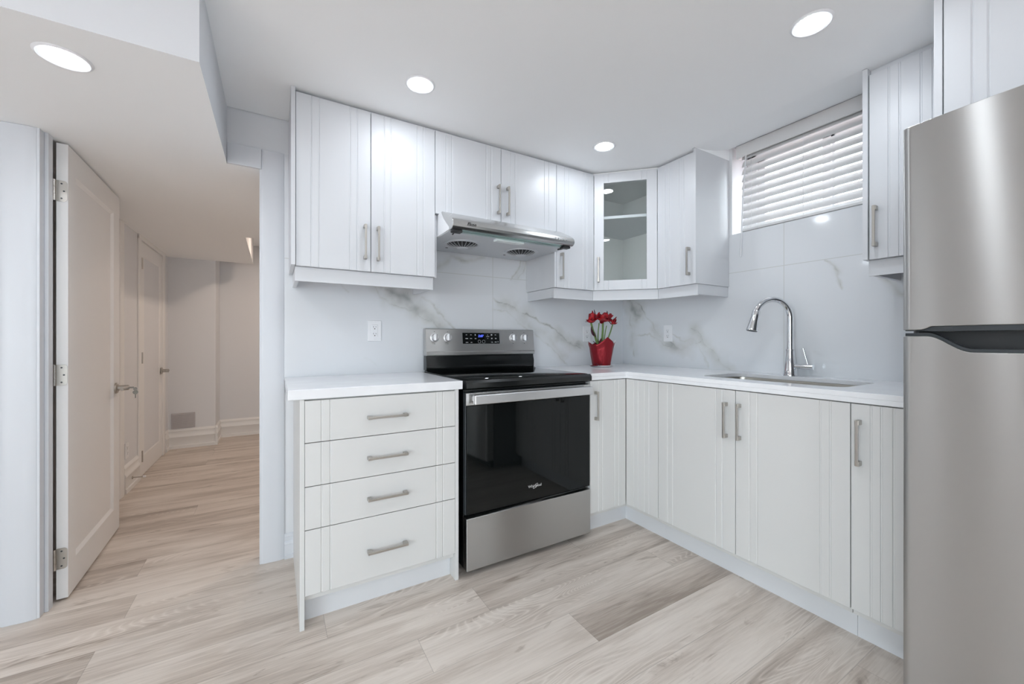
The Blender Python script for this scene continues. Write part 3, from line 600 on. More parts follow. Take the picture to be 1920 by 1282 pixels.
for z0, z1 in ((ZUB, ZUB + .063), (ZUT - .063, ZUT)): slab(FD, st, LD - st, z0, z1, -TH, TH, [0.094, LD - 0.094], q)
dd = q.build('door', M['cab'], c, 0.0012, blim=70)
q = MB(FD); q.box(st - .003, LD - st + .003, -0.013, -0.009, ZUB + .06, ZUT - .06); q.build('glass_pane', M['glass'], dd)
hw = FD @ Vector((0.030, 0.0, 1.564)); handle(dd, hw, RD)
q = MB(FD); q.prism([(-0.0082, -0.022), (LD + 0.0082, -0.022), (LD - 0.002, -0.04), (0.002, -0.04)], 'z', 1.366, ZUB - .0005); q.build('light_rail', M['cab'], c, 0.0012)
# window side single door
EB = 0.879
c = thing('wall_cabinet', 'single door white wall cabinet between glass corner cabinet and window', 'cabinet', (-0.16, -0.74, ZUB))
q = MB(FB); q.box(DX0 + .0025, EB - .017, 0.002, DU - TH - 0.002, ZUB + 0.001, ZUT + 0.012); q.build('carcass', M['cab'], c)
q = MB(); q.prism([(-DU - 0.006, ZUB), (-DU - 0.006, CZ - 0.001), (SX, CZ - 0.001)] + [(SX + (-0.002 - SX) * t_ / 8, CZ - 0.002 + (SZ - CZ) * (t_ / 8 * .96) ** 1.7) for t_ in range(1, 9)] + [(-0.002, ZUB)], 'y', -EB, -EB + 0.0165); q.build('side_panel', M['cab'], c, 0.001)
dd = leaf(c, FB, DX0, EB - 0.0175, ZUB, ZUT, DU, 'cab'); handle(dd, (-DU, -0.834, 1.565), RB)
rail(c, FB, 0.5958, EB - 0.006, DU - 0.022, None, 1)
# beyond the window
c = thing('wall_cabinet', 'single door white wall cabinet between window and refrigerator', 'cabinet', (-0.16, -1.77, ZUB))
q = MB(FB); q.box(1.6575, 1.904, 0.002, DU - TH - 0.002, ZUB + 0.001, CZ - 0.001); q.build('carcass', M['cab'], c)
q = MB(); q.prism([(-DU - 0.010, ZUB), (-DU - 0.010, CZ - 0.001), (SX, CZ - 0.001)] + [(SX + (-0.002 - SX) * t_ / 8, CZ - 0.002 + (SZ - CZ) * (t_ / 8 * .96) ** 1.7) for t_ in range(1, 9)] + [(-0.002, ZUB)], 'y', -1.6565, -1.640); q.build('side_panel', M['cab'], c, 0.001)
dd = leaf(c, FB, 1.657, 1.905, ZUB, 2.186, DU, 'cab'); handle(dd, (-DU, -1.680, 1.562), RB)
rail(c, FB, 1.650, 1.904, DU - 0.022, 1, None)
# above the refrigerator
c = thing('wall_cabinet', 'deep white cabinet above the stainless refrigerator', 'cabinet', (-0.3, -2.27, 1.80))
q = MB(FB); q.box(1.9275, 2.62, 0.002, 0.578, 1.775, ZUT + .01); q.build('carcass', M['cab'], c)
q = MB(FB); q.box(1.9075, 1.9265, 0.002, 0.603, 1.772, CZ - .001); q.build('side_panel', M['cab'], c, 0.001)
leaf(c, FB, 1.927, 2.274, 1.775, ZUT, 0.600, 'cab'); leaf(c, FB, 2.274, 2.62, 1.775, ZUT, 0.600, 'cab')

# ------------------------------------------------------------------ range
RX0, RX1 = -1.660, -0.900; RXC = (RX0 + RX1) / 2
c = thing('range', 'stainless electric range with black oven door and glass cooktop', 'range', (RXC, -0.32, 0))
q = MB(); q.box(RX0 + .004, RX1 - .004, -0.585, -0.03, 0.03, 0.868); q.build('body', M['blackmetal'], c, 0.003)
for x_ in (RX0 + .05, RX1 - .05):
    for y_ in (-0.54, -0.08):
        q = MB(); q.lathe([(0.0, 0), (0.02, 0), (0.02, 0.012), (0.012, 0.013), (0.012, 0.032)], (x_, y_, 0), n=16, cap=True); q.build('foot', M['black'], c)
q = MB(); q.box(RX0 + .004, RX1 - .004, -0.626, -0.587, 0.030, 0.272); q.build('storage_drawer', M['steel'], c, 0.003)
# oven door
q = MB(); q.box(RX0 + .003, RX1 - .003, -0.612, -0.587, 0.288, 0.858); dd = q.build('oven_door', M['darkgrey'], c, 0.003)
q = MB(); q.box(RX0 + .006, RX1 - .006, -0.622, -0.6125, 0.290, 0.797); q.build('glass_pane', M['blackglass'], dd, 0.002)
q = MB(); q.box(RX0 + .003, RX1 - .003, -0.624, -0.6125, 0.798, 0.856); q.build('top_trim', M['steelhood'], dd, 0.002)
q = MB(); q.box(RX0 + .026, RX1 - .024, -0.672, -0.648, 0.806, 0.850); q.box(RX0 + .04, RX0 + .075, -0.649, -0.6245, 0.814, 0.842); q.box(RX1 - .075, RX1 - .04, -0.649, -0.6245, 0.814, 0.842)
q.build('handle', M['satin'], dd, 0.005, 3)
lg = text_mesh('Whirlpool', 0.0195, 'brand_logo', M['logo'], dd, (-1.274, -0.6225, 0.3585), (R(90), 0, 0), 0.0004, 0.0, bold=0.0002)
q = MB(); cxl, czl = -1.271, 0.3575; outer_, inner_ = [], []
for i in range(40):
    a = 2 * math.pi * i / 40; ca, sa = math.cos(R(38)), math.sin(R(38))
    for L_, (p_, q_, sh_) in ((outer_, (0.0185, 0.0068, 0)), (inner_, (0.0165, 0.0048, 0.0006))):
        ex_, ez_ = p_ * math.cos(a) + sh_, q_ * math.sin(a); L_.append((cxl + ex_ * ca - ez_ * sa, -0.6231, czl + ex_ * sa + ez_ * ca))
q.grid([outer_ + [outer_[0]], inner_ + [inner_[0]]]); q.build('brand_ring', M['logo'], dd, solid=0.0006)
# cooktop
q = MB(); q.prism([(-0.630, 0.876), (-0.634, 0.880), (-0.634, 0.902), (-0.622, 0.914), (-0.085, 0.9175), (-0.06, 0.925), (-0.03, 0.925), (-0.03, 0.868), (-0.6, 0.868)], 'x', RX0, RX1); ck = q.build('cooktop', M['blackmetal'], c, 0.002)
q = MB(); q._new([(RX0 + .012, -0.612, 0.9153), (RX1 - .012, -0.612, 0.9153), (RX1 - .012, -0.092, 0.9185), (RX0 + .012, -0.092, 0.9185)], [(0, 1, 2, 3)]); q.build('glass_top', M['blackglass'], ck, solid=0.0012)
# backguard
q = MB(); q.prism([(-0.058, 0.925), (-0.060, 0.97), (-0.050, 1.0), (-0.050, 1.015), (-0.010, 1.015), (-0.010, 0.925)], 'x', RX0 + .002, RX1 - .002); q.build('back_riser', M['blackmetal'], c, 0.003)
BGY = lambda z: -0.060 + (z - 1.012) * 0.10     # sloping face
q = MB(); q.prism([(-0.056, 1.010), (-0.066, 1.012), (-0.066, 1.030), (-0.060, 1.036), (-0.0465, 1.168), (-0.041, 1.172), (-0.012, 1.172), (-0.012, 1.010)], 'x', RX0, RX1); bg = q.build('control_panel', M['steel'], c, 0.003)
fy = lambda z: -0.060 + (z - 1.036) * (0.0135 / 0.132)
nv = Vector((0, -1, 0.10)).normalized(); tilt = R(90 - 5.8)
for kx in (-1.605, -1.522, -1.066, -0.978):
    zk = 1.117; p = Vector((kx, fy(zk), zk)); q = MB()
    q.lathe([(0.0, 0.0), (0.0275, 0.0), (0.0265, 0.003), (0.0225, 0.004), (0.0215, 0.017), (0.019, 0.020), (0.0, 0.020)], p, nv, 28); kb = q.build('knob', M['satin'], bg)
    q = MB(Matrix.Translation(p) @ Matrix.Rotation(R(-5.8), 4, 'X')); q.box(-0.0055, 0.0055, -0.031, -0.018, -0.020, 0.020); q.build('grip', M['satin'], kb, 0.0015)
    q = MB(Matrix.Translation(p) @ Matrix.Rotation(R(-5.8), 4, 'X')); q.box(0.0056, 0.0075, -0.030, -0.018, -0.018, 0.018); q.build('pointer', M['black'], kb)
    q = MB(Matrix.Translation(p) @ Matrix.Rotation(R(-5.8), 4, 'X'))
    q.box(-0.003, 0.003, -0.0008, 0.001, 0.0347, 0.0373); q.build('mark', M['printdark'], kb)
    q = MB(Matrix.Translation(p) @ Matrix.Rotation(R(-5.8), 4, 'X')); q.box(-0.003, 0.003, -0.0008, 0.001, -0.0373, -0.0347); q.build('mark', M['printdark'], kb)
zd = 1.1145; pd = Vector((-1.2965, fy(zd), zd)); DF = Matrix.Translation(pd) @ Matrix.Rotation(R(-5.8), 4, 'X')
q = MB(DF); q.box(-0.129, 0.129, -0.0016, 0.002, -0.034, 0.034); dp = q.build('display', M['blackglass'], bg, 0.0006)
text_mesh('2:07', 0.021, 'clock_digits', M['ledblue'], dp, DF @ Vector((-0.006, -0.0021, 0.0135)), (tilt, 0, 0), 0.0003, 0.2, bold=0.0003)
for ix, iz, iw, ih in ((-.103, .021, .010, .003), (-.073, .021, .011, .003), (-.043, .021, .007, .009), (-.102, -.002, .017, .005), (-.073, -.002, .014, .004), (-.042, -.002, .011, .005), (-.101, -.026, .017, .004), (-.071, -.026, .011, .004),
                       (.044, .021, .006, .004), (.044, .011, .020, .0035), (.044, -.001, .006, .003), (.072, .022, .011, .009), (.100, .022, .010, .004), (.073, -.001, .009, .007), (.101, -.001, .011, .006), (.074, -.025, .011, .004), (.100, -.024, .014, .005), (.117, -.023, .005, .007)):
    q = MB(DF); q.box(ix - iw / 2, ix + iw / 2, -0.0021, -0.0010, iz - ih / 2, iz + ih / 2); q.build('button_print', M['print'], dp)
for ix in (-.016, .014):
    a_, b2 = [], []
    for i in range(33):
        a = 2 * math.pi * i / 32; a_.append((ix + .0105 * math.cos(a), -0.0020, -0.021 + .0105 * math.sin(a))); b2.append((ix + .0088 * math.cos(a), -0.0020, -0.021 + .0088 * math.sin(a)))
    q = MB(DF); q.grid([a_, b2]); q.build('button_ring', M['print'], dp, solid=0.0003)

# ------------------------------------------------------------------ range hood
HX_0, HX_1 = -1.6815, -0.9300; HBZ = 1.645
c = thing('range_hood', 'slim stainless range hood under the short wall cabinet', 'range hood', ((HX_0 + HX_1) / 2, -0.25, HBZ))
prof = [(-0.375, 1.7625), (-0.395, 1.754), (-0.440, 1.732), (-0.490, 1.706), (-0.508, 1.695), (-0.519, 1.682), (-0.523, 1.668), (-0.519, 1.656), (-0.508, 1.648), (-0.492, 1.645), (-0.470, 1.645), (-0.470, 1.660), (-0.395, 1.720), (-0.365, 1.7575), (-0.365, 1.7625)]
q = MB(); q.prism(prof, 'x', HX_0 + .0005, HX_1 - .0005); q.build('front_canopy', M['steelhood'], c, 0.002, ang=30)
q = MB(); q.prism([(-0.366, 1.7620), (-0.396, 1.7185), (-0.468, 1.660), (-0.468, 1.648), (-0.006, 1.648), (-0.006, 1.7620)], 'x', HX_0 + .001, HX_1 - .001); q.build('body', M['white'], c, 0.001)
q = MB(); q.box(HX_0 + .006, HX_1 - .006, -0.462, -0.008, 1.6445, 1.6479); up_ = q.build('filter_panel', M['hoodpan'], c, 0.0008)
for fx, fy_ in ((-1.507, -0.235), (-1.118, -0.235)):
    q = MB(); q.lathe([(0.104, 1.6446), (0.103, 1.6415), (0.097, 1.6395), (0.088, 1.6395), (0.084, 1.6425)], (fx, fy_, 0), n=48); gl = q.build('fan_grille', M['hoodpan'], up_)
    dome = [(0.0865, 1.6405), (0.076, 1.6345), (0.060, 1.6285), (0.044, 1.6245), (0.028, 1.6225)]
    q = MB(); q.lathe(dome + [(0.0, 1.6222)], (fx, fy_, 0), n=40); q.build('fan_opening', M['black'], gl)
    q = MB()
    for i in range(22):
        a = 2 * math.pi * i / 22; ca, sa = math.cos(a), math.sin(a)
        q.tube([(fx + r_ * ca, fy_ + r_ * sa, z_ - 0.0004) for r_, z_ in dome], 0.0011, 5)
    q.lathe([(0.0, 1.6195), (0.026, 1.6200), (0.031, 1.6215), (0.032, 1.6235)], (fx, fy_, 0), n=24); q.build('spokes', M['hoodpan'], gl)
    q = MB(); q.lathe([(0, 1.6436), (0.008, 1.6436), (0.008, 1.6446)], (fx - 0.045, fy_ + 0.125, 0), n=14); q.build('oil_hole', M['black'], up_)
    q = MB(); q.box(fx - 0.018, fx + 0.018, fy_ + 0.098, fy_ + 0.116, 1.6405, 1.6444); q.build('latch', M['hoodpan'], gl, 0.002)
q = MB(); q.box(HX_0 + .045, HX_1 - .045, -0.494, -0.462, 1.6385, 1.6425); q.build('glass_visor', M['visor'], c, 0.001)
q = MB(); q.box(-1.405, -1.235, -0.460, -0.418, 1.632, 1.6444); q.build('lamp_lens', M['hoodlens'], c, 0.002)
for bx, sg in ((HX_0 + .012, 1), (HX_1 - .012, -1)):
    q = MB(); q.box(min(bx, bx + sg * .05), max(bx, bx + sg * .05), -0.497, -0.462, 1.634, 1.6448); q.tube([(bx + sg * .02, -0.465, 1.640), (bx + sg * .03, -0.415, 1.641)], 0.004, 8); q.build('visor_bracket', M['black'], c, 0.002)
hn = Vector((0, -0.30, -0.02))
for i in range(5):
    q = MB(); q.lathe([(0.0, 0.0035), (0.0045, 0.0035), (0.0052, 0.0), (0.0052, -0.002)], (-1.068 + i * 0.019, -0.5215, 1.674), (0, -1, 0.25), 14); q.build('button', M['chrome'], c)
text_mesh('Ekon', 0.024, 'brand_logo', M['printdark'], c, (-1.583, -0.5228, 1.672), (R(82), 0, 0), 0.0006, 0.35, bold=0.0004)

# ------------------------------------------------------------------ refrigerator
GX, GYL, GYR = -0.89, -1.9100, -2.625; GYC = (GYL + GYR) / 2; GH = (GYL - GYR) / 2
bow = lambda y: GX - 0.034 * (1 - ((y - GYC) / GH) ** 2)
c = thing('refrigerator', 'tall stainless top freezer refrigerator at the end of the counter', 'refrigerator', (-0.46, GYC, 0))
q = MB(); q.box(-0.818, -0.06, GYR + .004, GYL - .004, 0.03, 1.690); q.build('body', M['fridgebody'], c, 0.004)
def smooth(t_): t_ = min(1, max(0, t_)); return t_ * t_ * (3 - 2 * t_)
def symm(f): return lambda y: f(min(GYL - y, y - GYR))
ftop = symm(lambda s_: 1.113 - 0.042 * smooth((s_ - 0.050) / 0.085))
zbot = symm(lambda s_: 1.130 + 0.009 * smooth((s_ - 0.040) / 0.022))
def bowed(name, zl, zh, off, back, m, parent, shrink=0.0, n=72, bevel=0.0, rnd=0.006):
    q = MB(); F, B = [], []
    ys = [GYL - shrink - (GYL - GYR - 2 * shrink) * i / n for i in range(n + 1)]
    for r_ in range(9):
        f = r_ / 8; rowf, rowb = [], []
        for y in ys:
            z = zl(y) + (zh(y) - zl(y)) * f; s_ = min(GYL - shrink - y, y - GYR - shrink); dz = min(z - zl(y), zh(y) - z)
            rowf.append((bow(y) + off + rnd * (1 - min(1, s_ / rnd)) ** 2, y, z)); rowb.append((back, y, z))
        F.append(rowf); B.append(rowb)
    q.grid(F); q.grid(B)
    for L_ in (0, -1): q.grid([F[L_], B[L_]])
    q.grid([[r_[0] for r_ in F], [r_[0] for r_ in B]]); q.grid([[r_[-1] for r_ in F], [r_[-1] for r_ in B]])
    bmesh.ops.remove_doubles(q.bm, verts=q.bm.verts[:], dist=1e-5)
    return q.build(name, m, parent, bevel)
fz = bowed('freezer_door', zbot, lambda y: 1.697, 0.0, -0.828, M['steel'], c, bevel=0.002)
fr_ = bowed('refrigerator_door', lambda y: 0.085, ftop, 0.0, -0.828, M['steel'], c, bevel=0.002)
bowed('handle_trim', symm(lambda s_: 1.1275 - 0.002 * smooth((s_ - .04) / .03)), lambda y: zbot(y) - 0.0004, 0.005, -0.830, M['darkgrey'], fz, 0.004, rnd=0.004)
bowed('handle_trim', lambda y: ftop(y) + 0.0004, lambda y: ftop(y) + 0.0085, 0.006, GX + 0.018, M['darkgrey'], fr_, 0.004, rnd=0.004)
q = MB(); q.box(-0.832, -0.816, GYR + .022, GYL - .020, 1.04, 1.1275); q.build('grip_recess', M['black'], c)
q = MB(); q.box(-0.850, -0.815, GYR + .02, GYL - .02, 0.02, 0.080); q.build('base_grille', M['black'], c, 0.003)
q = MB(); q.box(-0.86, -0.78, GYL - .07, GYL - .02, 1.6975, 1.706); q.build('hinge_cover', M['darkgrey'], c, 0.003)

# ------------------------------------------------------------------ outlets
def outlet(label, frame, u, z, gfci=False, group=None):
    w0 = frame @ Vector((u, 0, z)); c = thing('wall_outlet', label, 'outlet', tuple(w0), group)
    q = MB(frame); q.box(u - .0365, u + .0365, 0.0005, 0.006, z - .058, z + .058); q.build('cover_plate', M['white'], c, 0.002)
    q = MB(frame); q.box(u - .0172, u + .0172, 0.0055, 0.0085, z - .034, z + .034); rc = q.build('receptacle', M['white'], c, 0.0015)
    for zo in (.019, -.019):
        q = MB(frame)
        q.box(u - .0075, u - .0055, .0084, .0089, z + zo - .001, z + zo + .007); q.box(u + .0055, u + .0075, .0084, .0089, z + zo, z + zo + .006)
        q.lathe([(0, .0089), (.003, .0089), (.003, .0084)], (u, 0, z + zo - .008), (0, 1, 0), 12); q.build('socket', M['slot'], rc)
    if gfci:
        q = MB(frame); q.box(u - .008, u + .008, .0084, .0093, z - .0035, z + .0035); q.build('test_button', M['white'], rc)
    for zo in (.048, -.048): q = MB(frame); q.lathe([(0, .0068), (.003, .0068), (.0035, .0058)], (u, 0, z + zo), (0, 1, 0), 12); q.build('screw', M['white'], c)
outlet('white wall outlet above the short countertop', FA, -1.938, 1.155, True)
outlet('white wall outlet behind the red flowers', FA, -0.385, 1.150)
outlet('white wall outlet between the flower pot and the faucet', FB, 0.434, 1.151)
outlet('white wall outlet low on the hall side wall', FH, 1.615, 0.30)

# ------------------------------------------------------------------ ceiling lights
def pot(label, x_, y_, z_, lens='lens', r_=0.046, group=None):
    c = thing('recessed_light', label, 'ceiling light', (x_, y_, z_), group)
    q = MB(); q.lathe([(r_, 0.0), (r_ + .002, -.003), (r_ + .011, -.005), (r_ + .017, -.002), (r_ + .018, -.0004)], (x_, y_, z_), n=40); q.build('trim_ring', M['white'], c)
    q = MB(); q.lathe([(0.0, -.0015), (r_ + .001, -.0015)], (x_, y_, z_), n=40); q.build('lens', M[lens], c)
pot('lit recessed ceiling light over the short countertop', -1.875, -0.625, CZ)
pot('lit recessed ceiling light in front of the glass corner cabinet', -0.797, -0.623, CZ)
pot('lit recessed ceiling light between window and refrigerator', -0.798, -1.650, CZ)
pot('lit recessed light in the low bulkhead by the open door', -2.958, -0.615, LZ)
pot('warm recessed light in the hall ceiling past the doorway', -2.235, 2.25, CZ, 'lenshall')
pot('unseen warm fill light added in the hall ceiling behind the kitchen wall', -1.66, 0.85, LZ, 'lenshallfill')  # added to brighten the near hall and the open door
for x_, y_ in ((-1.875, -1.65), (-3.6, -1.9), (-1.9, -3.2), (-3.6, -3.2), (-0.8, -3.2), (-2.8, -4.3)):  # first lamp inferred from the refrigerator's bright band, the others added for light
    pot('unseen lit recessed ceiling light in the rest of the room', x_, y_, CZ, group='ceiling lights in the rest of the room')

# ------------------------------------------------------------------ window and blind
wn = thing('window_1', 'small basement window above the sink', 'window', (0.2, -1.28, WZ0), kind='structure')
WX = 0.17
q = MB(); q.box(WX, WX + .07, WY0 - .055, WY0, WZ0, WZ1); q.box(WX, WX + .07, WY1, WY1 + .055, WZ0, WZ1); q.box(WX, WX + .07, WY1, WY0, WZ0, WZ0 + .04); q.box(WX, WX + .07, WY1, WY0, WZ1 - .04, WZ1); q.build('window_frame', M['vinyl'], wn, 0.003)
for a_, b_, xx in ((WY0 - .055, -1.335, WX + .012), (-1.300, WY1 + .055, WX + .040)):
    q = MB(); a0, b0 = max(a_, b_), min(a_, b_)
    q.box(xx, xx + .025, a0 - .045, a0, WZ0 + .04, WZ1 - .04); q.box(xx, xx + .025, b0, b0 + .04, WZ0 + .04, WZ1 - .04); q.box(xx, xx + .025, b0, a0, WZ0 + .04, WZ0 + .075); q.box(xx, xx + .025, b0, a0, WZ1 - .075, WZ1 - .04)
    sh = q.build('sash', M['vinyl'], wn, 0.003)
    q = MB(); q.box(xx + .010, xx + .014, b0 + .03, a0 - .03, WZ0 + .07, WZ1 - .07); q.build('glass_pane', M['glass'], sh)
bl = thing('window_blind', 'white horizontal slat blind in the small window', 'blind', (0.03, -1.28, WZ1))
BY0, BY1 = -0.922, -1.652
q = MB(); q.box(-0.004, 0.008, BY1, BY0, 2.205, 2.279); q.box(0.008, 0.05, BY0 - .008, BY0, 2.205, 2.279); q.build('valance', M['slat'], bl, 0.003)
q = MB(); q.box(0.012, 0.055, BY1 + .01, BY0 - .012, 2.232, 2.282); q.build('headrail', M['slat'], bl, 0.002)
q = MB(); NS, PZ, TA = 10, 0.0445, R(61)
for i in range(-1, NS):
    zc = 2.172 - i * PZ; xc = 0.034; hw_ = 0.0258
    q.F = Matrix.Translation((xc, 0, zc)) @ Matrix.Rotation(-TA, 4, 'Y')
    cr_ = [(-hw_, 0), (-hw_ * .5, .0022), (0, .003), (hw_ * .5, .0022), (hw_, 0)]
    q.prism(cr_ + [(a_, b_ - .0022) for a_, b_ in cr_[::-1]], 'y', BY1 + .004, BY0 - .022)
q.F = I4; q.build('slats', M['slat'], bl)
q = MB(); q.box(0.010, 0.058, BY1 + .004, BY0 - .022, 1.757, 1.772); q.build('bottom_rail', M['slat'], bl, 0.003)
for y_ in (-1.01, -1.28, -1.55):
    for x_ in (0.004, 0.064): q = MB(); q.tube([(x_, y_, 1.765), (x_, y_, 2.235)], 0.0009, 6); q.build('ladder_cord', M['cord'], bl)
q = MB(); q.tube([(-0.008, -0.985, 2.20), (-0.016, -0.972, 1.95), (-0.020, -0.962, 1.60)], 0.0042, 10); q.tube([(0.002, -0.985, 2.225), (-0.008, -0.985, 2.195)], 0.002, 8); q.build('tilt_wand', M['cord'], bl)
# outside the window and the openings added for daylight out of view
q = MB(); q.box(1.1, 1.2, -3.2, 0.8, 1.2, 2.12); q.box(0.26, 1.1, -3.2, 0.8, 1.2, 1.60); struct(q.build('exterior_window_well', M['well']))
q = MB(); q.box(X0 - 3, 0.3, Y0 - 2.5, Y0 - .1, 2.3, 2.45); struct(q.build('added_sun_block', M['trim']))  # unseen slab added to keep the sun out of the rear opening
w2 = thing('added_window_2', 'unseen patio door added for daylight in the wall opposite the range', 'window', (-3.0, Y0 - .05, 0), kind='structure')  # made-up door, put in as a daylight source facing the range
q = MB()
for a_, b_ in ((-3.5, -3.44), (-2.93, -2.87), (-2.36, -2.30)): q.box(a_, b_, Y0 - .09, Y0 - .02, 0, 2.05)
q.box(-3.5, -2.3, Y0 - .09, Y0 - .02, 1.99, 2.05); q.box(-3.5, -2.3, Y0 - .09, Y0 - .02, 0, 0.06); q.build('window_frame', M['vinyl'], w2, 0.003)
q = MB(); q.box(-3.44, -2.36, Y0 - .058, Y0 - .052, 0.06, 1.99); q.build('glass_pane', M['glass'], w2)
w3 = thing('added_window_3', 'unseen glass door added for daylight in the side wall', 'window', (X0 - .05, -3.7, 0.0), kind='structure')  # made-up door, put in to light the fronts along the window wall
q = MB()
for a_, b_ in ((-4.8, -4.74), (-3.73, -3.67), (-2.26, -2.20)): q.box(X0 - .09, X0 - .02, a_, b_, 0.0, 2.05)
q.box(X0 - .09, X0 - .02, -4.8, -2.2, 1.99, 2.05); q.box(X0 - .09, X0 - .02, -4.8, -2.2, 0.0, 0.06); q.build('window_frame', M['vinyl'], w3, 0.003)
q = MB(); q.box(X0 - .058, X0 - .052, -4.74, -2.26, 0.06, 1.99); q.build('glass_pane', M['glass'], w3)
q = MB(); q.box(X0 - 6, 2, Y0 - 6, Y0 - .1, -0.08, -0.02); q.box(X0 - 6, X0 - .1, Y0 - .1, 0.1, -0.08, -0.02); struct(q.build('exterior_ground', M['well']))

# ------------------------------------------------------------------ hall details
c = thing('return_air_grille', 'grey rectangular air grille on the hall end wall', 'grille', (-3.22, 2.92, 0.23))
q = MB(); q.box(-3.322, -3.130, 2.910, 2.9195, 0.204, 0.360)
c1 = q.build('grille_frame', M['ventgrey'], c, 0.002)
q = MB()
for i in range(13): q.F = Matrix.Translation((0, 2.909, 0.218 + i * 0.0107)) @ Matrix.Rotation(R(-30), 4, 'X'); q.box(-3.31, -3.142, -0.002, 0.001, -0.0035, 0.0035)
q.build('louver', M['ventgrey'], c)
c = thing('door_stop', 'small spring door stop on the hall baseboard', 'door stop', (HX0 + .02, 1.70, 0.06))
q = MB(); q.lathe([(0, 0), (.011, 0), (.011, .004), (.005, .006)], (HX0 + .0135, 1.70, 0.075), (1, 0, 0), 14, True); q.tube([(HX0 + .018, 1.70, 0.075), (HX0 + .075, 1.70, 0.073)], 0.0045, 10); q.build('spring', M['nickel'], c)
q = MB(); q.lathe([(0, 0), (.0075, 0), (.0075, .014), (.004, .017), (0, .017)], (HX0 + .074, 1.70, 0.073), (1, 0, 0), 14); q.build('tip', M['white'], c)

# ------------------------------------------------------------------ potted flowers
PX, PY, PZ0 = -0.425, -0.205, 0.9155
q = MB(); q.lathe([(0.0, 0.0), (0.060, 0.0), (0.078, 0.006), (0.083, 0.012), (0.080, 0.012), (0.072, 0.0065), (0.0, 0.0055)], (PX, PY, PZ0), n=40); tag(q.build('saucer', M['saucer']), 'white saucer under the red flower pot', 'saucer')
rt = Vector((math.cos(R(-30.67)), math.sin(R(-30.67)), 0)); fwv = Vector((-rt.y, rt.x, 0))
def at(a, d, z): return Vector((PX, PY, PZ0)) + rt * a + fwv * d + Vector((0, 0, z))
c = thing('potted_flowers', 'red flowers in a red foil pot on the corner of the counter', 'plant', tuple(at(0, 0, .006)))
rows = []; n = 48
for i, (f, ) in enumerate([(k / 14,) for k in range(15)]):
    row = []
    for j in range(n + 1):
        a = 2 * math.pi * j / n; ca, sa = math.cos(a), math.sin(a)
        # foil rim rises into folded points
        pk = 0.150 + 0.052 * max(0, 1 - abs(((math.degrees(a) - 285 + 180) % 360 - 180)) / 42) + 0.022 * max(0, 1 - abs(((math.degrees(a) - 185 + 180) % 360 - 180)) / 30) + 0.03 * max(0, 1 - abs(((math.degrees(a) - 80 + 180) % 360 - 180)) / 40) + 0.02 * max(0, 1 - abs(((math.degrees(a) - 350 + 180) % 360 - 180)) / 25)
        rr = 0.060 + 0.027 * f ** 0.9 + 0.0022 * math.sin(a * 9 + 3 * f) * (0.3 + f) + 0.0012 * math.sin(a * 23 + 5)
        z = 0.0078 + pk * f
        if f > 0.8: rr += 0.006 * (f - .8) / .2
        row.append(tuple(at(rr * ca, rr * sa, z)))
    rows.append(row)
q = MB(); q.grid(rows); q._new([rows[0][j] for j in range(n)], [tuple(range(n))]); bmesh.ops.remove_doubles(q.bm, verts=q.bm.verts[:], dist=1e-5)
q.build('foil_wrap', M['foil'], c, solid=0.0012, ang=60)
q = MB(); q.lathe([(0.0, 0.128), (0.04, 0.130), (0.078, 0.126)], at(0, 0, 0), n=30); q.build('soil', M['soil'], c)
def petal(q, base, tip, width, curl, up_=Vector((0, 0, 1))):
    base, tip = Vector(base), Vector(tip); d = tip - base; L = d.length; d.normalize(); sd_ = d.cross(up_)
    if sd_.length < .05: sd_ = d.cross(Vector((1, 0, 0)))
    sd_.normalize(); nn = sd_.cross(d); g = []
    for i in range(8):
        f = i / 7; wv = width * 1.35 * math.sin(math.pi * min(.975, .14 + .80 * f)) ** .6; row = []
        for j in range(5):
            s_ = (j - 2) / 2; row.append(base + d * L * f + sd_ * wv * s_ * .5 + nn * (curl * L * math.sin(f * 1.6) - .22 * wv * (1 - s_ * s_)))
        g.append([tuple(p) for p in row])
    q.grid(g)
def bloom(name, ctr, petals, m):
    q = MB()
    for (tp, wd, cu) in petals: petal(q, at(*ctr), at(*tp), wd, cu)
    return q.build(name, m, c, solid=0.0012, ang=70)
def stem(pts, r0, r1):
    q = MB(); P = [at(*p) for p in pts]; k = len(P) - 1
    fine_ = [P[i].lerp(P[i + 1], f / 4) for i in range(k) for f in range(4)] + [P[-1]]
    q.tube(fine_, [r0 + (r1 - r0) * i / (len(fine_) - 1) for i in range(len(fine_))], 8); return q.build('stem', M['stem'], c)
stem([(-.018, -.01, .125), (-.04, -.012, .19), (-.062, -.01, .255), (-.078, -.008, .322)], .0088, .0062)
stem([(.0, .0, .125), (.006, .0, .2), (.010, .0, .26), (.010, .0, .325)], .0088, .0062)
stem([(-.012, .01, .125), (-.022, .012, .2), (-.020, .010, .26), (-.014, .010, .31)], .0044, .0036)
stem([(.008, -.01, .125), (.018, -.012, .2), (.026, -.010, .25), (.034, -.01, .29)], .0040, .0032)
stem([(.024, .012, .125), (.046, .012, .19), (.068, .010, .25), (.084, .01, .305)], .0050, .0042)
def spread(ctr, dirs, m='petal'):
    q = MB()
    for dx, dy, dz, wd, cu in dirs: petal(q, at(*ctr), at(ctr[0] + dx, ctr[1] + dy, ctr[2] + dz), wd, cu)
    return q.build('bloom', M[m], c, solid=0.0012, ang=70)
spread((-.078, -.008, .318), [(-.022, -.01, .050, .040, .35), (.002, -.015, .066, .034, -.35), (-.030, -.02, .012, .034, .1), (.034, -.01, .024, .040, .2), (.0, -.035, .012, .046, -.1), (.022, .0, .046, .030, .4)])
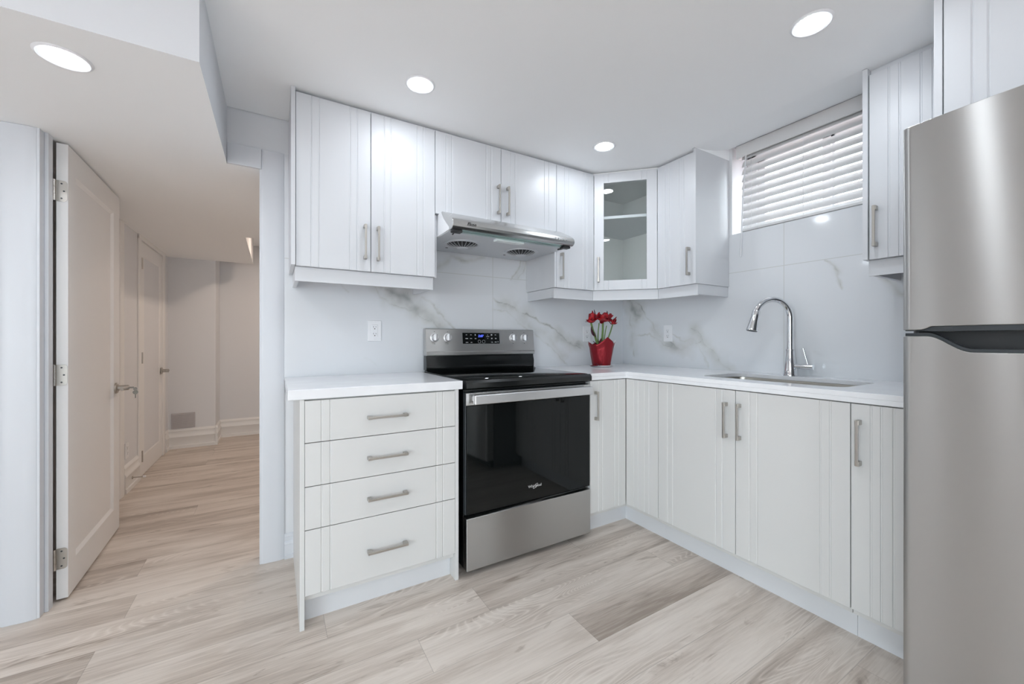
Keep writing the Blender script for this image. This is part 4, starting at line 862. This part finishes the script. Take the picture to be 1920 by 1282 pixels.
spread((-.034, .005, .345), [(-.028, -.01, .022, .036, .3), (-.012, .0, .056, .030, -.3), (.026, -.01, .036, .044, .2), (.004, -.03, .006, .044, .1), (-.024, -.02, -.006, .030, -.3)])
spread((.008, -.008, .330), [(-.036, -.01, .036, .052, .2), (.006, -.012, .056, .050, -.3), (.042, -.012, .018, .050, .3), (-.022, -.035, .004, .052, .2), (.022, -.04, .010, .056, -.1), (-.012, -.02, -.030, .026, .2)])
spread((.048, .004, .335), [(-.026, .0, .024, .044, .2), (.008, -.006, .044, .050, -.2), (.040, -.01, .014, .040, .4), (.010, -.035, -.006, .052, .0), (-.018, -.02, -.014, .034, .2)])
spread((.086, .008, .308), [(-.020, .0, .030, .036, .1), (.036, -.004, .028, .030, .5), (.016, -.02, .006, .040, .0), (-.012, -.02, -.004, .034, .2), (.010, .01, .038, .026, -.2)])
q = MB()
petal(q, at(-.070, -.012, .285), at(-.036, -.02, .228), .042, -.3); petal(q, at(-.064, -.014, .262), at(-.050, -.02, .205), .030, .15)
petal(q, at(-.004, -.012, .20), at(-.020, -.016, .135), .016, .1); petal(q, at(.012, .0, .335), at(.036, .0, .392), .026, -.1); petal(q, at(.044, .0, .345), at(.034, .0, .395), .010, .1)
petal(q, at(-.040, .0, .36), at(-.056, .0, .402), .014, .1); petal(q, at(.052, -.01, .322), at(.066, -.015, .296), .014, .1); petal(q, at(-.085, -.01, .318), at(-.118, -.01, .314), .008, .1); petal(q, at(-.036, -.02, .16), at(-.066, -.02, .178), .012, .1)
q.build('wilted_leaf', M['wilt'], c, solid=0.001, ang=70)
q = MB(); q.tube([at(.088, -.01, .135), at(.094, -.012, .17), at(.097, -.012, .19)], .0028, 8); q.box(*[v_ for p in zip(at(.085, -.016, .158), at(.093, -.010, .184)) for v_ in sorted(p)]); q.build('plant_tag', M['white'], c)
q = MB(); petal(q, at(-.040, -.072, .0135), at(-.096, -.09, .004), .016, .12); petal(q, at(-.028, -.078, .0135), at(-.066, -.082, .020), .018, .25); petal(q, at(-.030, -.076, .0135), at(-.012, -.085, .022), .012, .2)
tag(q.build('fallen_petal', M['petaldark'], None, solid=0.001, ang=70), 'shrivelled red petal fallen onto the saucer rim', 'petal')
